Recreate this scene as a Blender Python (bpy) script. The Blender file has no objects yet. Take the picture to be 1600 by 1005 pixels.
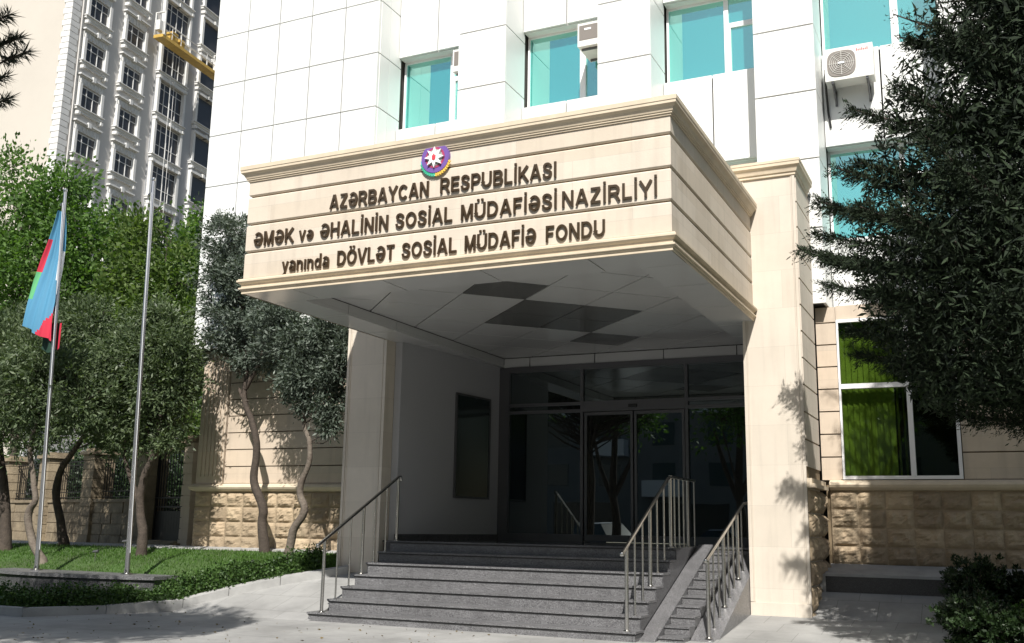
import bpy, bmesh, math, random
import numpy as np
from mathutils import Vector, Matrix, noise

SC = bpy.context.scene
COL = SC.collection
rad = math.radians
random.seed(7)
RNG = np.random.default_rng(7)

# ------------------------------------------------------------------ camera
cam_data = bpy.data.cameras.new('camera')
cam = bpy.data.objects.new('camera', cam_data)
COL.objects.link(cam)
R_ = Vector((0.904773, 0.425577, 0.016415)); U_ = Vector((0.069776, -0.186144, 0.980042)); F_ = Vector((-0.420139, 0.88557, 0.198113))
M = Matrix.Identity(4)
for i in range(3):
    M[i][0] = R_[i]; M[i][1] = U_[i]; M[i][2] = -F_[i]
M.translation = Vector((2.5555, -15.9624, 1.5))
cam.matrix_world = M
cam_data.lens = 35.41; cam_data.sensor_width = 36; cam_data.sensor_fit = 'HORIZONTAL'
cam_data.clip_start = 0.05; cam_data.clip_end = 1500
SC.camera = cam

# ------------------------------------------------------------------ sky, sun, exposure
LDIR = Vector((-0.36, 1.0, -1.15)).normalized()
ELEV = math.asin(-LDIR.z)
w = bpy.data.worlds.new('World'); SC.world = w; w.use_nodes = True
nt = w.node_tree; nt.nodes.clear()
sky = nt.nodes.new('ShaderNodeTexSky'); sky.sky_type = 'NISHITA'; sky.sun_disc = False
sky.sun_elevation = ELEV; sky.sun_rotation = math.atan2(-LDIR.x, -LDIR.y)
sky.air_density = 1.2; sky.dust_density = 1.5; sky.ozone_density = 1.0
bg = nt.nodes.new('ShaderNodeBackground'); bg.inputs['Strength'].default_value = 0.066
wo = nt.nodes.new('ShaderNodeOutputWorld')
nt.links.new(sky.outputs[0], bg.inputs[0]); nt.links.new(bg.outputs[0], wo.inputs[0])
sd = bpy.data.lights.new('sun', 'SUN'); sd.energy = 4.7; sd.angle = rad(0.55); sd.color = (1.0, 0.955, 0.90)
so = bpy.data.objects.new('sun', sd); COL.objects.link(so)
so.rotation_euler = LDIR.to_track_quat('-Z', 'Y').to_euler(); so.location = (5, -20, 30)
SC.view_settings.view_transform = 'Standard'; SC.view_settings.look = 'None'
SC.view_settings.exposure = 0.58; SC.view_settings.gamma = 1.0

# ------------------------------------------------------------------ materials
def nodes(m):
    m.use_nodes = True
    return m.node_tree, m.node_tree.nodes['Principled BSDF']

def mat(name, col, rough=0.6, metal=0.0, spec=0.5, var=0.0, scale=3.0, bump=0.0, bscale=40.0, col2=None, stretch=None, ior=None, coat=0):
    m = bpy.data.materials.new(name); t, p = nodes(m)
    p.inputs['Base Color'].default_value = (*col, 1); p.inputs['Roughness'].default_value = rough
    p.inputs['Metallic'].default_value = metal; p.inputs['Specular IOR Level'].default_value = spec
    if coat: p.inputs['Coat Weight'].default_value = coat
    if ior: p.inputs['IOR'].default_value = ior
    tc = t.nodes.new('ShaderNodeTexCoord'); mp = t.nodes.new('ShaderNodeMapping')
    t.links.new(tc.outputs['Object'], mp.inputs[0])
    if stretch: mp.inputs['Scale'].default_value = stretch
    if var > 0 or col2:
        n = t.nodes.new('ShaderNodeTexNoise'); n.inputs['Scale'].default_value = scale
        n.inputs['Detail'].default_value = 6; n.inputs['Roughness'].default_value = 0.65
        t.links.new(mp.outputs[0], n.inputs[0])
        r = t.nodes.new('ShaderNodeValToRGB'); t.links.new(n.outputs[0], r.inputs[0])
        a = col2 if col2 else tuple(max(0, c * (1 - var)) for c in col)
        b = col if col2 else tuple(min(1, c * (1 + var * .6)) for c in col)
        r.color_ramp.elements[0].position = 0.33; r.color_ramp.elements[1].position = 0.67
        r.color_ramp.elements[0].color = (*a, 1); r.color_ramp.elements[1].color = (*b, 1)
        t.links.new(r.outputs[0], p.inputs['Base Color'])
    if bump > 0:
        n2 = t.nodes.new('ShaderNodeTexNoise'); n2.inputs['Scale'].default_value = bscale; n2.inputs['Detail'].default_value = 5
        t.links.new(mp.outputs[0], n2.inputs[0])
        bp = t.nodes.new('ShaderNodeBump'); bp.inputs['Strength'].default_value = bump; bp.inputs['Distance'].default_value = 0.02
        t.links.new(n2.outputs[0], bp.inputs['Height']); t.links.new(bp.outputs[0], p.inputs['Normal'])
    return m

def stone_mat(name, c1, c2, row=0.5, bw=1.1, rough=0.75, bump=0.15, joint=0.92, grain=0.1):
    """cut limestone: blocks of slightly different tone, fine grain, thin joints"""
    m = bpy.data.materials.new(name); t, p = nodes(m); L = t.links.new
    tc = t.nodes.new('ShaderNodeTexCoord'); sp = t.nodes.new('ShaderNodeSeparateXYZ'); L(tc.outputs['Object'], sp.inputs[0])
    ad = t.nodes.new('ShaderNodeMath'); ad.operation = 'ADD'; L(sp.outputs[0], ad.inputs[0]); L(sp.outputs[1], ad.inputs[1])
    cb = t.nodes.new('ShaderNodeCombineXYZ'); L(ad.outputs[0], cb.inputs[0]); L(sp.outputs[2], cb.inputs[1])
    br = t.nodes.new('ShaderNodeTexBrick'); L(cb.outputs[0], br.inputs[0])
    br.inputs['Scale'].default_value = 1; br.inputs['Mortar Size'].default_value = 0.0022; br.inputs['Mortar Smooth'].default_value = 0.2
    br.inputs['Brick Width'].default_value = bw; br.inputs['Row Height'].default_value = row
    br.inputs['Color1'].default_value = (*c1, 1); br.inputs['Color2'].default_value = (*c2, 1)
    br.inputs['Mortar'].default_value = (*(c * joint * .8 for c in c1), 1)
    n = t.nodes.new('ShaderNodeTexNoise'); n.inputs['Scale'].default_value = 1.3; n.inputs['Detail'].default_value = 8; n.inputs['Roughness'].default_value = .7
    L(tc.outputs['Object'], n.inputs[0])
    mr = t.nodes.new('ShaderNodeMapRange'); mr.inputs[1].default_value = .3; mr.inputs[2].default_value = .7
    mr.inputs[3].default_value = 1 - grain; mr.inputs[4].default_value = 1 + grain; L(n.outputs[0], mr.inputs[0])
    mx = t.nodes.new('ShaderNodeVectorMath'); mx.operation = 'SCALE'; L(br.outputs['Color'], mx.inputs[0]); L(mr.outputs[0], mx.inputs['Scale'])
    mp = t.nodes.new('ShaderNodeMapping'); mp.inputs['Scale'].default_value = (7, 7, .55); L(tc.outputs['Object'], mp.inputs[0])
    n3 = t.nodes.new('ShaderNodeTexNoise'); n3.inputs['Scale'].default_value = 1; n3.inputs['Detail'].default_value = 4; L(mp.outputs[0], n3.inputs[0])
    m3 = t.nodes.new('ShaderNodeMapRange'); m3.inputs[1].default_value = .5; m3.inputs[2].default_value = .78; m3.inputs[3].default_value = 1; m3.inputs[4].default_value = .86; L(n3.outputs[0], m3.inputs[0])
    mz = t.nodes.new('ShaderNodeVectorMath'); mz.operation = 'SCALE'; L(mx.outputs[0], mz.inputs[0]); L(m3.outputs[0], mz.inputs['Scale'])
    L(mz.outputs[0], p.inputs['Base Color']); p.inputs['Roughness'].default_value = rough; p.inputs['Specular IOR Level'].default_value = .3
    n2 = t.nodes.new('ShaderNodeTexNoise'); n2.inputs['Scale'].default_value = 60; n2.inputs['Detail'].default_value = 6; L(tc.outputs['Object'], n2.inputs[0])
    bp = t.nodes.new('ShaderNodeBump'); bp.inputs['Strength'].default_value = bump; bp.inputs['Distance'].default_value = .01
    L(n2.outputs[0], bp.inputs['Height']); L(bp.outputs[0], p.inputs['Normal'])
    return m

def granite_mat(name, dark, light, rough=0.35, scale=160):
    m = bpy.data.materials.new(name); t, p = nodes(m); L = t.links.new
    tc = t.nodes.new('ShaderNodeTexCoord')
    v = t.nodes.new('ShaderNodeTexVoronoi'); v.inputs['Scale'].default_value = scale; L(tc.outputs['Object'], v.inputs[0])
    r = t.nodes.new('ShaderNodeValToRGB'); L(v.outputs['Color'], r.inputs[0])
    r.color_ramp.elements[0].color = (*dark, 1); r.color_ramp.elements[1].color = (*light, 1)
    r.color_ramp.elements[0].position = .25; r.color_ramp.elements[1].position = .8
    n = t.nodes.new('ShaderNodeTexNoise'); n.inputs['Scale'].default_value = 2.0; n.inputs['Detail'].default_value = 8; n.inputs['Roughness'].default_value = .7; L(tc.outputs['Object'], n.inputs[0])
    mr = t.nodes.new('ShaderNodeMapRange'); mr.inputs[1].default_value = .3; mr.inputs[2].default_value = .7; mr.inputs[3].default_value = .78; mr.inputs[4].default_value = 1.18; L(n.outputs[0], mr.inputs[0])
    mx = t.nodes.new('ShaderNodeVectorMath'); mx.operation = 'SCALE'; L(r.outputs[0], mx.inputs[0]); L(mr.outputs[0], mx.inputs['Scale'])
    L(mx.outputs[0], p.inputs['Base Color']); p.inputs['Roughness'].default_value = rough
    return m

def leaf_mat(name, c1, c2, trans=0.3, rough=0.5):
    m = bpy.data.materials.new(name); m.use_nodes = True; t = m.node_tree; t.nodes.clear(); L = t.links.new
    g = t.nodes.new('ShaderNodeNewGeometry'); r = t.nodes.new('ShaderNodeValToRGB'); L(g.outputs['Random Per Island'], r.inputs[0])
    r.color_ramp.elements[0].color = (*c1, 1); r.color_ramp.elements[1].color = (*c2, 1)
    p = t.nodes.new('ShaderNodeBsdfPrincipled'); p.inputs['Roughness'].default_value = rough; p.inputs['Specular IOR Level'].default_value = .35
    tr = t.nodes.new('ShaderNodeBsdfTranslucent'); L(r.outputs[0], p.inputs['Base Color'])
    sc = t.nodes.new('ShaderNodeVectorMath'); sc.operation = 'MULTIPLY'; sc.inputs[1].default_value = (1.3, 1.5, .6); L(r.outputs[0], sc.inputs[0]); L(sc.outputs[0], tr.inputs[0])
    mx = t.nodes.new('ShaderNodeMixShader'); mx.inputs[0].default_value = trans; L(p.outputs[0], mx.inputs[1]); L(tr.outputs[0], mx.inputs[2])
    o = t.nodes.new('ShaderNodeOutputMaterial'); L(mx.outputs[0], o.inputs[0])
    return m

def mirror_glass(name, tint, body, refl=0.6, rough=0.01, body_rough=.3):
    """sun-control glass: coloured mirror coat over a dark tinted body"""
    m = bpy.data.materials.new(name); m.use_nodes = True; t = m.node_tree; t.nodes.clear(); L = t.links.new
    g = t.nodes.new('ShaderNodeBsdfGlossy'); g.inputs['Roughness'].default_value = rough; g.inputs['Color'].default_value = (*tint, 1)
    d = t.nodes.new('ShaderNodeBsdfDiffuse'); d.inputs['Color'].default_value = (*body, 1)
    fr = t.nodes.new('ShaderNodeFresnel'); fr.inputs['IOR'].default_value = 1.5
    mr = t.nodes.new('ShaderNodeMapRange'); mr.inputs[1].default_value = .04; mr.inputs[2].default_value = 1; mr.inputs[3].default_value = refl; mr.inputs[4].default_value = 1
    L(fr.outputs[0], mr.inputs[0])
    # faint waviness of real panes
    tc = t.nodes.new('ShaderNodeTexCoord'); n = t.nodes.new('ShaderNodeTexNoise'); n.inputs['Scale'].default_value = .8; L(tc.outputs['Object'], n.inputs[0])
    b = t.nodes.new('ShaderNodeBump'); b.inputs['Strength'].default_value = .05; b.inputs['Distance'].default_value = .02; L(n.outputs[0], b.inputs['Height']); L(b.outputs[0], g.inputs['Normal'])
    mx = t.nodes.new('ShaderNodeMixShader'); L(mr.outputs[0], mx.inputs[0]); L(d.outputs[0], mx.inputs[1]); L(g.outputs[0], mx.inputs[2])
    o = t.nodes.new('ShaderNodeOutputMaterial'); L(mx.outputs[0], o.inputs[0])
    return m

def tinted_glass(name, tint, refl=0.15):
    """see-through tinted pane"""
    m = bpy.data.materials.new(name); m.use_nodes = True; t = m.node_tree; t.nodes.clear(); L = t.links.new
    g = t.nodes.new('ShaderNodeBsdfGlossy'); g.inputs['Roughness'].default_value = .01; g.inputs['Color'].default_value = (.9, 1, .9, 1)
    d = t.nodes.new('ShaderNodeBsdfTransparent'); d.inputs['Color'].default_value = (*tint, 1)
    mx = t.nodes.new('ShaderNodeMixShader'); mx.inputs[0].default_value = refl; L(d.outputs[0], mx.inputs[1]); L(g.outputs[0], mx.inputs[2])
    o = t.nodes.new('ShaderNodeOutputMaterial'); L(mx.outputs[0], o.inputs[0])
    return m

def island_var(m, lo, hi):
    t = m.node_tree; p = t.nodes['Principled BSDF']; L = t.links.new; g = t.nodes.new('ShaderNodeNewGeometry'); r = t.nodes.new('ShaderNodeMapRange')
    r.inputs[3].default_value = lo; r.inputs[4].default_value = hi; L(g.outputs['Random Per Island'], r.inputs[0]); x = t.nodes.new('ShaderNodeVectorMath'); x.operation = 'SCALE'
    src = p.inputs['Base Color'].links[0].from_socket; L(src, x.inputs[0]); L(r.outputs[0], x.inputs['Scale']); L(x.outputs[0], p.inputs['Base Color'])
MT = {}
MT['lime'] = stone_mat('limestone', (.61, .545, .455), (.55, .48, .385), row=.435, bw=1.6, grain=.07)
MT['lime_pillar'] = stone_mat('limestone_pillar', (.62, .56, .475), (.555, .50, .42), row=.62, bw=1.9, grain=.06, bump=.1)
MT['lime_wall'] = stone_mat('limestone_wall', (.58, .48, .37), (.53, .45, .36), row=.5, bw=1.3, grain=.09)
MT['rock'] = mat('rock_faced_stone', (.45, .36, .24), .85, var=.3, scale=1.4, bump=.8, bscale=22, col2=(.31, .235, .155))
island_var(MT['rock'], .72, 1.15)
MT['rock_old'] = mat('fence_stone', (.33, .27, .18), .85, var=.3, scale=2.0, bump=.6, bscale=25, col2=(.15, .12, .08))
MT['white'] = mat('white_cladding_panel', (.73, .74, .72), .32, var=.03, scale=.7)
island_var(MT['white'], .93, 1.03)
MT['joint'] = mat('panel_joint', (.10, .10, .09), .9)
MT['groove'] = mat('groove_shadow_stone', (.20, .15, .09), .9)
MT['molding'] = mat('molding_stone', (.60, .51, .38), .7, var=.12, scale=3)
MT['soffit'] = mat('glossy_soffit_panel', (.50, .50, .49), .14, spec=.6, var=.04, scale=.8)
MT['soffit_dark'] = mat('dark_soffit_panel', (.115, .115, .11), .2, spec=.5)
MT['black'] = mat('black_seal', (.012, .012, .012), .5)
MT['granite'] = granite_mat('grey_granite', (.045, .045, .048), (.23, .23, .235), .36)
MT['granite_dark'] = granite_mat('dark_granite', (.03, .03, .033), (.13, .13, .135), .12)
MT['granite_pol'] = granite_mat('polished_granite', (.05, .05, .052), (.14, .14, .145), .1)
MT['riser_dark'] = granite_mat('dark_riser_granite', (.015, .015, .017), (.05, .05, .052), .4)
MT['steel'] = mat('brushed_steel', (.52, .51, .49), .22, metal=1.0)
MT['pole'] = mat('pole_steel', (.42, .42, .43), .32, metal=.9)
MT['bronze'] = mat('dark_mirror_letters', (.13, .09, .055), .2, metal=.65)
MT['wall_in'] = mat('entrance_wall_panel', (.40, .40, .41), .32, spec=.5)
MT['frame_dark'] = mat('grey_aluminium', (.14, .14, .145), .35, metal=.6)
MT['frame_white'] = mat('white_frame', (.80, .80, .80), .35)
MT['door_glass'] = mirror_glass('entrance_glass', (.80, .92, .92), (.006, .007, .007), .15)
MT['board'] = mat('board_dark', (.012, .02, .02), .12, spec=.6)
MT['win_glass'] = mirror_glass('cyan_glass', (.56, .97, .86), (.045, .35, .35), .62)
MT['green_glass'] = tinted_glass('green_glass', (.56, .64, .40), .06)
MT['blind'] = mat('vertical_blind', (.55, .58, .42), .8, var=.12, scale=6)
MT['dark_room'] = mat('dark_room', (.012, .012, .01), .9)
MT['paving'] = mat('paving', (.31, .31, .30), .75, var=.30, scale=.7, bump=.15, bscale=30)
MT['kerb'] = mat('kerb_concrete', (.34, .34, .33), .8, var=.18, scale=2.5, bump=.2, bscale=30)
MT['soil'] = mat('soil', (.10, .085, .05), .95, var=.3, scale=2)
MT['lawn'] = mat('lawn_turf', (.05, .11, .018), .9, scale=1.1, col2=(.045, .07, .02), bump=.6, bscale=60)
MT['asphalt'] = mat('asphalt', (.055, .055, .055), .85, var=.2, scale=2)
MT['grass'] = leaf_mat('grass_blades', (.03, .08, .01), (.09, .18, .03), .35)
MT['olive'] = leaf_mat('olive_leaves', (.035, .052, .036), (.14, .17, .135), .12, .5)
MT['olive_dark'] = leaf_mat('garden_leaves', (.04, .065, .028), (.13, .17, .085), .25, .5)
MT['green'] = leaf_mat('fresh_leaves', (.045, .10, .02), (.13, .23, .055), .38)
MT['green_dull'] = leaf_mat('dull_leaves', (.05, .095, .022), (.14, .20, .055), .38)
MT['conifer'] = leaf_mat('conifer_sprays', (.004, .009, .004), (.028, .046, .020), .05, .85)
MT['pine'] = leaf_mat('pine_needles', (.02, .025, .018), (.05, .06, .04), .1)
MT['shrub'] = leaf_mat('shrub_leaves', (.008, .02, .006), (.03, .055, .018), .1)
MT['hedge'] = leaf_mat('hedge_leaves', (.02, .05, .01), (.07, .13, .03), .2)
MT['bark'] = mat('bark', (.062, .048, .037), .9, var=.35, scale=9, bump=.8, bscale=30)
MT['bark_white'] = mat('bark_pale_base', (.17, .145, .115), .9, var=.35, scale=5, bump=.9, bscale=26, col2=(.09, .07, .055))
MT['iron'] = mat('black_iron', (.015, .015, .015), .45, metal=.3)
MT['tower_cream'] = mat('tower_cream_render', (.52, .485, .425), .85, var=.06, scale=.15)
MT['tower_grey'] = mat('tower_grey_render', (.60, .58, .55), .85, var=.06, scale=.2)
MT['tower_dark'] = mat('tower_dark_grey_render', (.42, .425, .435), .85, var=.08, scale=.2)
MT['tower_white'] = mat('tower_white_trim', (.66, .66, .64), .7, var=.08, scale=1)
MT['tower_pane'] = mat('tower_pane', (.03, .03, .033), .35, spec=.5)
MT['yellow'] = mat('gondola_yellow', (.55, .36, .08), .6, var=.2, scale=3)
MT['ac'] = mat('ac_casing', (.72, .71, .67), .45)
MT['ac_grill'] = mat('ac_grill', (.20, .18, .16), .5)
MT['red'] = mat('red_mark', (.55, .10, .10), .6)
MT['f_blue'] = mat('flag_blue', (.07, .24, .38), .75)
MT['f_red'] = mat('flag_red', (.50, .02, .05), .75)
MT['f_green'] = mat('flag_green', (.10, .38, .16), .75)
MT['f_white'] = mat('flag_white', (.80, .82, .84), .75)
MT['f_dark'] = mat('flag_shaded_green', (.006, .035, .02), .8)  # fold's shade put into a near-black copy of the flag green

# ------------------------------------------------------------------ mesh builder
class MB:
    def __init__(s): s.v = []; s.f = []; s.mi = []
    def add(s, vs, fs, mi=0):
        o = len(s.v); s.v += [tuple(v) for v in vs]; s.f += [tuple(i + o for i in f) for f in fs]; s.mi += [mi] * len(fs); return s
    def box(s, x0, x1, y0, y1, z0, z1, mi=0):
        v = [(x0, y0, z0), (x1, y0, z0), (x1, y1, z0), (x0, y1, z0), (x0, y0, z1), (x1, y0, z1), (x1, y1, z1), (x0, y1, z1)]
        return s.add(v, [(0, 3, 2, 1), (4, 5, 6, 7), (0, 1, 5, 4), (1, 2, 6, 5), (2, 3, 7, 6), (3, 0, 4, 7)], mi)
    def prism(s, poly, z0, z1, mi=0):
        n = len(poly); z0 = z0 if hasattr(z0, '__len__') else [z0] * n; z1 = z1 if hasattr(z1, '__len__') else [z1] * n
        v = [(p[0], p[1], z0[i]) for i, p in enumerate(poly)] + [(p[0], p[1], z1[i]) for i, p in enumerate(poly)]
        return s.add(v, [tuple(reversed(range(n))), tuple(range(n, 2 * n))] + [(i, (i + 1) % n, n + (i + 1) % n, n + i) for i in range(n)], mi)
    def extr(s, poly3, d, mi=0):
        n = len(poly3); a = [Vector(p) for p in poly3]; b = [p + Vector(d) for p in a]
        return s.add(a + b, [tuple(reversed(range(n))), tuple(range(n, 2 * n))] + [(i, (i + 1) % n, n + (i + 1) % n, n + i) for i in range(n)], mi)
    def tube(s, pts, rs, n=8, mi=0, cap=True):
        pts = [Vector(p) for p in pts]
        if not hasattr(rs, '__len__'): rs = [rs] * len(pts)
        o = len(s.v); up = Vector((0, 0, 1)); a = None
        for i, p in enumerate(pts):
            d = (pts[min(i + 1, len(pts) - 1)] - pts[max(i - 1, 0)]).normalized()
            if a is None:
                a = d.cross(up)
                if a.length < 1e-3: a = d.cross(Vector((1, 0, 0)))
            a = (a - d * a.dot(d)).normalized(); b = d.cross(a)
            for k in range(n):
                t = 2 * math.pi * k / n
                s.v.append(tuple(p + (a * math.cos(t) + b * math.sin(t)) * rs[i]))
        for i in range(len(pts) - 1):
            for k in range(n):
                s.f.append((o + i * n + k, o + i * n + (k + 1) % n, o + (i + 1) * n + (k + 1) % n, o + (i + 1) * n + k)); s.mi.append(mi)
        if cap:
            s.f.append(tuple(o + k for k in reversed(range(n)))); s.mi.append(mi)
            e = o + (len(pts) - 1) * n; s.f.append(tuple(e + k for k in range(n))); s.mi.append(mi)
        return s
    def lathe(s, c, prof, n=16, mi=0):
        return s.tube([(c[0], c[1], c[2] + z) for r, z in prof], [max(r, 1e-4) for r, z in prof], n, mi)
    def disc(s, c, r, y0, y1, n=32, mi=0):   # cylinder along Y
        return s.extr([(c[0] + r * math.cos(2 * math.pi * k / n), y0, c[1] + r * math.sin(2 * math.pi * k / n)) for k in range(n)], (0, y1 - y0, 0), mi)

WLOC = {}
def tag(o, label=None, cat=None, group=None, kind=None):
    if label: o['label'] = label
    if cat: o['category'] = cat
    if group: o['group'] = group
    if kind: o['kind'] = kind
    return o
def thing(name, loc=(0, 0, 0), label=None, cat=None, group=None, rz=0.0):
    o = bpy.data.objects.new(name, None); COL.objects.link(o); o.location = loc; o.rotation_euler = (0, 0, rz); o.empty_display_size = .2
    WLOC[o.name] = Vector(loc); return tag(o, label, cat, group)
def obj(name, mb, mats, parent=None, local=False, smooth=False, fixn=True, loc=None):
    me = bpy.data.meshes.new(name)
    off = Vector((0, 0, 0))
    if parent is not None and not local: off = WLOC.get(parent.name, Vector((0, 0, 0)))
    if parent is None and loc is not None: off = Vector(loc)
    me.from_pydata([(v[0] - off.x, v[1] - off.y, v[2] - off.z) for v in mb.v], [], mb.f)
    if not isinstance(mats, (list, tuple)): mats = [mats]
    for m in mats: me.materials.append(m)
    if len(mats) > 1: me.polygons.foreach_set('material_index', mb.mi)
    if fixn:
        b = bmesh.new(); b.from_mesh(me); bmesh.ops.recalc_face_normals(b, faces=b.faces); b.to_mesh(me); b.free()
    if smooth:
        for p in me.polygons: p.use_smooth = True
    me.update()
    o = bpy.data.objects.new(name, me); COL.objects.link(o)
    if parent is not None: o.parent = parent
    elif loc is not None: o.location = loc
    WLOC[o.name] = off if parent is not None else (Vector(loc) if loc is not None else Vector((0, 0, 0)))
    return o
def inst(name, me, parent, loc):
    o = bpy.data.objects.new(name, me); COL.objects.link(o); o.parent = parent; o.location = loc; WLOC[o.name] = Vector((0, 0, 0)); return o
def copy_tree(o, parent=None):
    c = o.copy(); COL.objects.link(c)
    if parent is not None: c.parent = parent
    WLOC[c.name] = WLOC.get(o.name, Vector((0, 0, 0)))
    for ch in list(o.children): copy_tree(ch, c)
    return c
def smooth_by_angle(o, ang=40):
    me = o.data
    for p in me.polygons: p.use_smooth = True
    b = bmesh.new(); b.from_mesh(me)
    for e in b.edges:
        if len(e.link_faces) == 2 and e.calc_face_angle(0) > rad(ang): e.smooth = False
    b.to_mesh(me); b.free()

# ------------------------------------------------------------------ terrain
def hl(y): return float(np.interp(y, [-2.7, -.7, 1.6, 60], [0, .62, .88, .88]))
def hr(y): return float(np.interp(y, [-2.3, 0, .86, .8601, 1.6, 60], [0, .22, .56, .82, .95, .95]))
def H(x, y):
    if x <= -7.12: return hl(y)
    if x >= -.95: return hr(y)
    return 0.0
def heightfield(name, xs, ys, off, m, fn=H, inside=None, label=None):
    mb = MB(); nx, ny = len(xs), len(ys)
    for y in ys:
        for x in xs: mb.v.append((x, y, fn(x, y) + off))
    for j in range(ny - 1):
        for i in range(nx - 1):
            if inside and not inside((xs[i] + xs[i + 1]) / 2, (ys[j] + ys[j + 1]) / 2): continue
            mb.f.append((j * nx + i, j * nx + i + 1, (j + 1) * nx + i + 1, (j + 1) * nx + i)); mb.mi.append(0)
    o = obj(name, mb, m, fixn=False); tag(o, kind='structure')
    return o
xs = [-400, -200, -120] + list(np.arange(-80, -8, 4.0)) + [-7.5, -7.13, -7.11, -4, -.951, -.949, 0, 3, 6, 12, 20, 40, 100, 400]
ys = [-400, -200, -100, -60, -40, -20, -10, -2.7, -2.3, -1.5, -.7, 0, .86, .8601, 1.6, 4, 10, 30, 60, 120, 400]
heightfield('ground', xs, ys, -.05, MT['soil'], label='soil')
pv = bpy.data.materials['paving']
# slab joints of the paving: a real, thin dark joint pattern in the surface colour
t = pv.node_tree; p_ = t.nodes['Principled BSDF']; L = t.links.new
tc = t.nodes.new('ShaderNodeTexCoord'); br = t.nodes.new('ShaderNodeTexBrick'); L(tc.outputs['Object'], br.inputs[0])
br.inputs['Scale'].default_value = 1; br.inputs['Brick Width'].default_value = .6; br.inputs['Row Height'].default_value = .6; br.inputs['Mortar Size'].default_value = .005
br.inputs['Color1'].default_value = (1, 1, 1, 1); br.inputs['Color2'].default_value = (.90, .90, .89, 1); br.inputs['Mortar'].default_value = (.50, .50, .48, 1)
mm = t.nodes.new('ShaderNodeMix'); mm.data_type = 'RGBA'; mm.blend_type = 'MULTIPLY'; mm.inputs[0].default_value = .75
src = p_.inputs['Base Color'].links[0].from_socket
L(src, mm.inputs[6]); L(br.outputs[0], mm.inputs[7]); L(mm.outputs[2], p_.inputs['Base Color'])
heightfield('plaza_paving', [-40, -20, -12, -9, -7.6, -7.13, -7.11, -4, -.951, -.949, -.3, 0, 1, 2.0, 5, 12, 30], [-19, -10, -5, -2.7, -2.3, -1.5, -.7, 0, .4, .86, .8601, 1.2, 1.6], -.0, MT['paving'])
K = [(-34, -4.72), (-11.02, -4.66), (-9.82, -2.52), (-9.35, -1.95), (-8.72, -1.38), (-7.78, -.72)]   # kerb line, front edge
kb = MB()
for a, b in zip(K[:-1], K[1:]):
    a = Vector((*a, 0)); b = Vector((*b, 0)); d = (b - a).normalized(); nrm = Vector((-d.y, d.x, 0)) * .14
    n = max(1, int((b - a).length / 1.0))
    for i in range(n):
        p = a + (b - a) * (i / n) + d * .004; q = a + (b - a) * ((i + 1) / n) - d * .004
        ps = [p, q, q + nrm, p + nrm]
        kb.prism([(v.x, v.y) for v in ps], [H(v.x, v.y) - .04 for v in ps], [H(v.x, v.y) + .13 for v in ps])
tag(obj('kerb', kb, MT['kerb']), kind='structure')
def kerb_y(x):
    return float(np.interp(x, [k[0] for k in K], [k[1] for k in K]))
# lawn sheet, clipped to the kerb line
mb = MB(); lx = list(np.arange(-34, -7.9, .35)); NR = 14
for x in lx:
    y0 = kerb_y(x) + .15; y1 = .95
    for j in range(NR + 1):
        y = y0 + (y1 - y0) * j / NR; mb.v.append((x, y, hl(y) + .085 + .015 * noise.noise((x * 1.3, y * 1.3, 0))))
for i in range(len(lx) - 1):
    for j in range(NR):
        mb.f.append((i * (NR + 1) + j, (i + 1) * (NR + 1) + j, (i + 1) * (NR + 1) + j + 1, i * (NR + 1) + j + 1)); mb.mi.append(0)
tag(obj('lawn', mb, MT['lawn'], fixn=False), kind='structure')
heightfield('path', [-34, -25, -16, -8.1], [.95, 1.2, 1.59], .06, MT['kerb'])
mb = MB().box(1.95, 14, -9, .55, -.02, .12); tag(obj('planter_kerb', MB().box(1.85, 1.95, -9, .86, -.02, .16).box(1.96, 14, .56, .66, .1, .72), MT['kerb']), kind='structure')
heightfield('planter_turf', [1.95, 2.5, 5, 14], [-9, -2.3, 0, .56], .1, MT['lawn'])
heightfield('path', [1.86, 5, 14], [.66, 1.2, 1.59], .02, MT['kerb'], fn=lambda x, y: .80 + (y - .66) * .16)
tag(obj('road', MB().box(-120, 120, -37, -22, -.2, .01), MT['asphalt']), kind='structure')
tag(obj('pavement', MB().box(-120, 120, -21.9, -19.05, -.2, .03).box(-120, 120, -44, -37.1, -.2, .12), MT['kerb']), kind='structure')

# ------------------------------------------------------------------ helpers for masonry
def molding(mb, prof, x0, x1, y0, y1, sides='LFR', cap=False):
    """sweep (out, z) profile round the left, front and right side of a rectangle"""
    ring = []
    for o, z in prof:
        r = []
        if 'L' in sides: r.append((x0 - o, y1, z))
        r.append((x0 - (o if 'L' in sides else 0), y0 - o, z)); r.append((x1 + (o if 'R' in sides else 0), y0 - o, z))
        if 'R' in sides: r.append((x1 + o, y1, z))
        ring.append(r)
    n = len(ring[0]); b = len(mb.v)
    for r in ring: mb.v += r
    for i in range(len(ring) - 1):
        for k in range(n - 1):
            mb.f.append((b + i * n + k, b + i * n + k + 1, b + (i + 1) * n + k + 1, b + (i + 1) * n + k)); mb.mi.append(0)
    # top and bottom caps back to the body
    if cap:
        e = b + (len(ring) - 1) * n; mb.f.append(tuple(e + k for k in range(n))); mb.mi.append(0)
    return mb
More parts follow.
